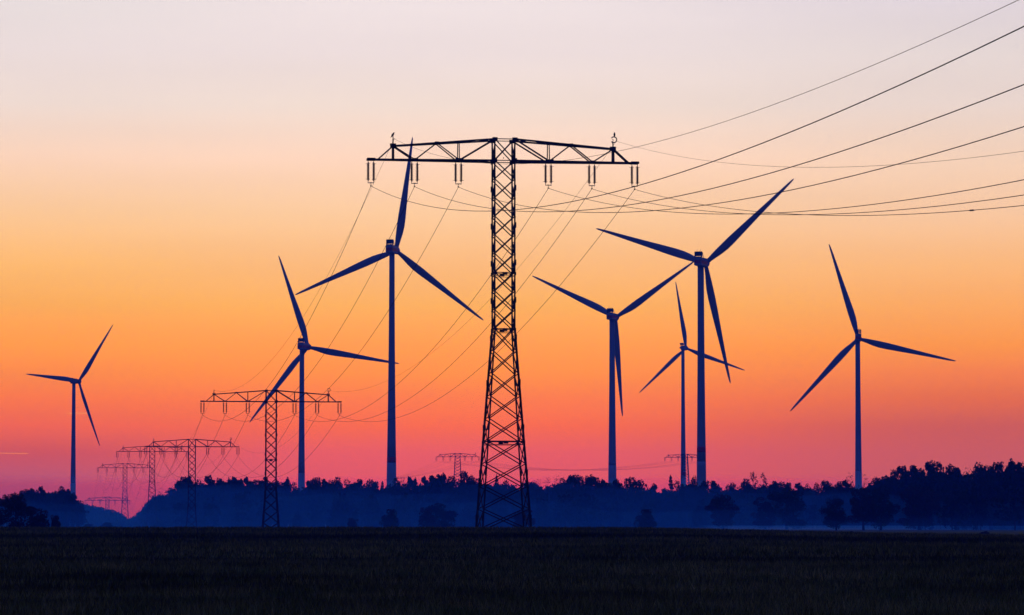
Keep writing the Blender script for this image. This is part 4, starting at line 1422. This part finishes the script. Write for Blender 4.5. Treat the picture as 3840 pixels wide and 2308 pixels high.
# ------------------------------------------------------------------ crop on the field
rg = np.random.default_rng(3)
parts_v = []
for (y0, y1, dens, hgt, wid) in ((52, 80, 150, 0.26, 0.010), (80, 120, 75, 0.27, 0.014), (120, 180, 30, 0.28, 0.022), (180, 260, 13, 0.29, 0.034), (260, 352, 9, 0.30, 0.045)):
    half1 = y1 * 0.1467 * 1.12 + 3
    n = int((y1 - y0) * 2 * half1 * dens)
    X = (rg.random(n) * 2 - 1) * half1
    Y = y0 + (y1 - y0) * rg.random(n)
    keep = np.abs(X) < Y * 0.1467 * 1.12 + 3
    X, Y = X[keep], Y[keep]
    n = len(X)
    # uneven stand: clumps, thin patches and the wheel tracks
    c1 = np.sin(X * 1.7 + 3 * np.sin(Y * 0.31)) * np.sin(Y * 0.83 + 2 * np.sin(X * 0.41))
    c2 = np.sin(X * 0.23 + 1.3) * np.sin(Y * 0.11 + 0.4)
    hh = hgt * (0.78 + 0.22 * c1 + 0.14 * c2 + 0.22 * rg.normal(size=n))
    for yc, wv, dp in ((69.5, 1.1, 0.8), (71.8, 0.7, 0.7), (126, 1.7, 0.8), (131, 1.4, 0.7), (214, 3.0, 0.7), (224, 2.5, 0.65), (95, 1.2, 0.4), (166, 2.0, 0.4)):
        yt = yc + 0.035 * X + 0.8 * np.sin(X * 0.12)
        hh *= 1 - dp * np.exp(-((Y - yt) / wv) ** 2)
    hh = np.clip(hh, 0.03, 0.55)
    Z = ground(X, Y)
    an = rg.random(n) * 6.283
    wv = wid * (0.6 + 0.8 * rg.random(n))
    lean = rg.normal(size=(n, 2)) * 0.35 * hh[:, None]
    B = np.stack([X, Y, Z - 0.02], 1)
    side = np.stack([np.cos(an) * wv, np.sin(an) * wv, np.zeros(n)], 1)
    tip = np.stack([X + lean[:, 0], Y + lean[:, 1], Z + hh], 1)
    tri = np.empty((n, 3, 3))
    tri[:, 0] = B - side
    tri[:, 1] = B + side
    tri[:, 2] = tip
    parts_v.append(tri.reshape(-1, 3))
Vc = np.concatenate(parts_v)
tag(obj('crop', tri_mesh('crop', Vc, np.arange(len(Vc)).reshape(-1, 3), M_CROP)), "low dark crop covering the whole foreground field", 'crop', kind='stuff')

# ------------------------------------------------------------------ air
def volume_material(name, col, dens, aniso):
    m = bpy.data.materials.new(name)
    m.use_nodes = True
    nt = m.node_tree
    nt.nodes.clear()
    v = nt.nodes.new('ShaderNodeVolumePrincipled')
    v.inputs['Color'].default_value = (*col, 1)
    v.inputs['Density'].default_value = dens
    v.inputs['Anisotropy'].default_value = aniso
    v.inputs['Absorption Color'].default_value = (1, 1, 1, 1)
    out = nt.nodes.new('ShaderNodeOutputMaterial')
    nt.links.new(v.outputs[0], out.inputs['Volume'])
    return m


def volume_box(name, lo, hi, col, dens, aniso, label):
    c = [(lo[i] + hi[i]) / 2 for i in range(3)]
    s = [hi[i] - lo[i] for i in range(3)]
    o = MB().box((0, 0, 0), s).build(name, volume_material(name, col, dens, aniso))
    o.location = c
    tag(o, label, 'haze', kind='stuff')
    return o


volume_box('haze', (-800, -70, -11.5), (800, 2800, 215), (0.06, 0.30, 1.0), 0.00023, 0.0, "thin blue morning haze filling the whole landscape")

# mist lying in the valley: thin where it starts on the meadow, deeper towards the forest and behind it
def mist_top(x, y):
    t = np.interp(y, [640, 1300, 2000, 2720], [-0.9, 16.0, 28.0, 28.0])
    k = np.clip((y - 640) / 300, 0, 1)
    return t + k * (1.3 * np.sin(x / 23.0 + y / 61.0) + 1.0 * np.sin(x / 11.0 - y / 47.0 + 2) + 0.6 * np.sin(x / 5.3 + y / 29.0))


mxs, mys = np.linspace(-430, 430, 110), np.concatenate([np.linspace(640, 1400, 60), np.linspace(1425, 2720, 40)])
MX, MY = np.meshgrid(mxs, mys)
MZ = mist_top(MX, MY)
MZ = np.maximum(MZ, -1.0)
nxm, nym = len(mxs), len(mys)
top = np.stack([MX.ravel(), MY.ravel(), MZ.ravel()], 1)
bot = np.stack([MX.ravel(), MY.ravel(), np.full(MX.size, -10.9)], 1)
Vm = np.concatenate([top, bot])
N = nxm * nym
im, jm = np.meshgrid(np.arange(nym - 1), np.arange(nxm - 1), indexing='ij')
q = (im * nxm + jm).ravel()
Tm = [np.stack([q, q + 1, q + nxm + 1], 1), np.stack([q, q + nxm + 1, q + nxm], 1), np.stack([q + N, q + nxm + 1 + N, q + 1 + N], 1), np.stack([q + N, q + nxm + N, q + nxm + 1 + N], 1)]
edge = list(range(nxm)) + [i * nxm + nxm - 1 for i in range(1, nym)] + [(nym - 1) * nxm + j for j in range(nxm - 2, -1, -1)] + [i * nxm for i in range(nym - 2, 0, -1)]
e0 = np.array(edge)
e1 = np.roll(e0, -1)
Tm += [np.stack([e0, e0 + N, e1 + N], 1), np.stack([e0, e1 + N, e1], 1)]
mist_mat = volume_material('ground_mist', (0.05, 0.44, 1.0), 0.00125, 0.0)
tag(obj('ground_mist', tri_mesh('ground_mist', Vm, np.concatenate(Tm), mist_mat)), "low blue mist lying in the valley before the forest", 'mist', kind='stuff')
volume_box('mist_bank', (55, 860, -1.2), (140, 1040, 0.95), (0.10, 0.55, 1.0), 0.008, 0.0, "thin bright mist bank on the ground behind the right meadow trees' trunks")
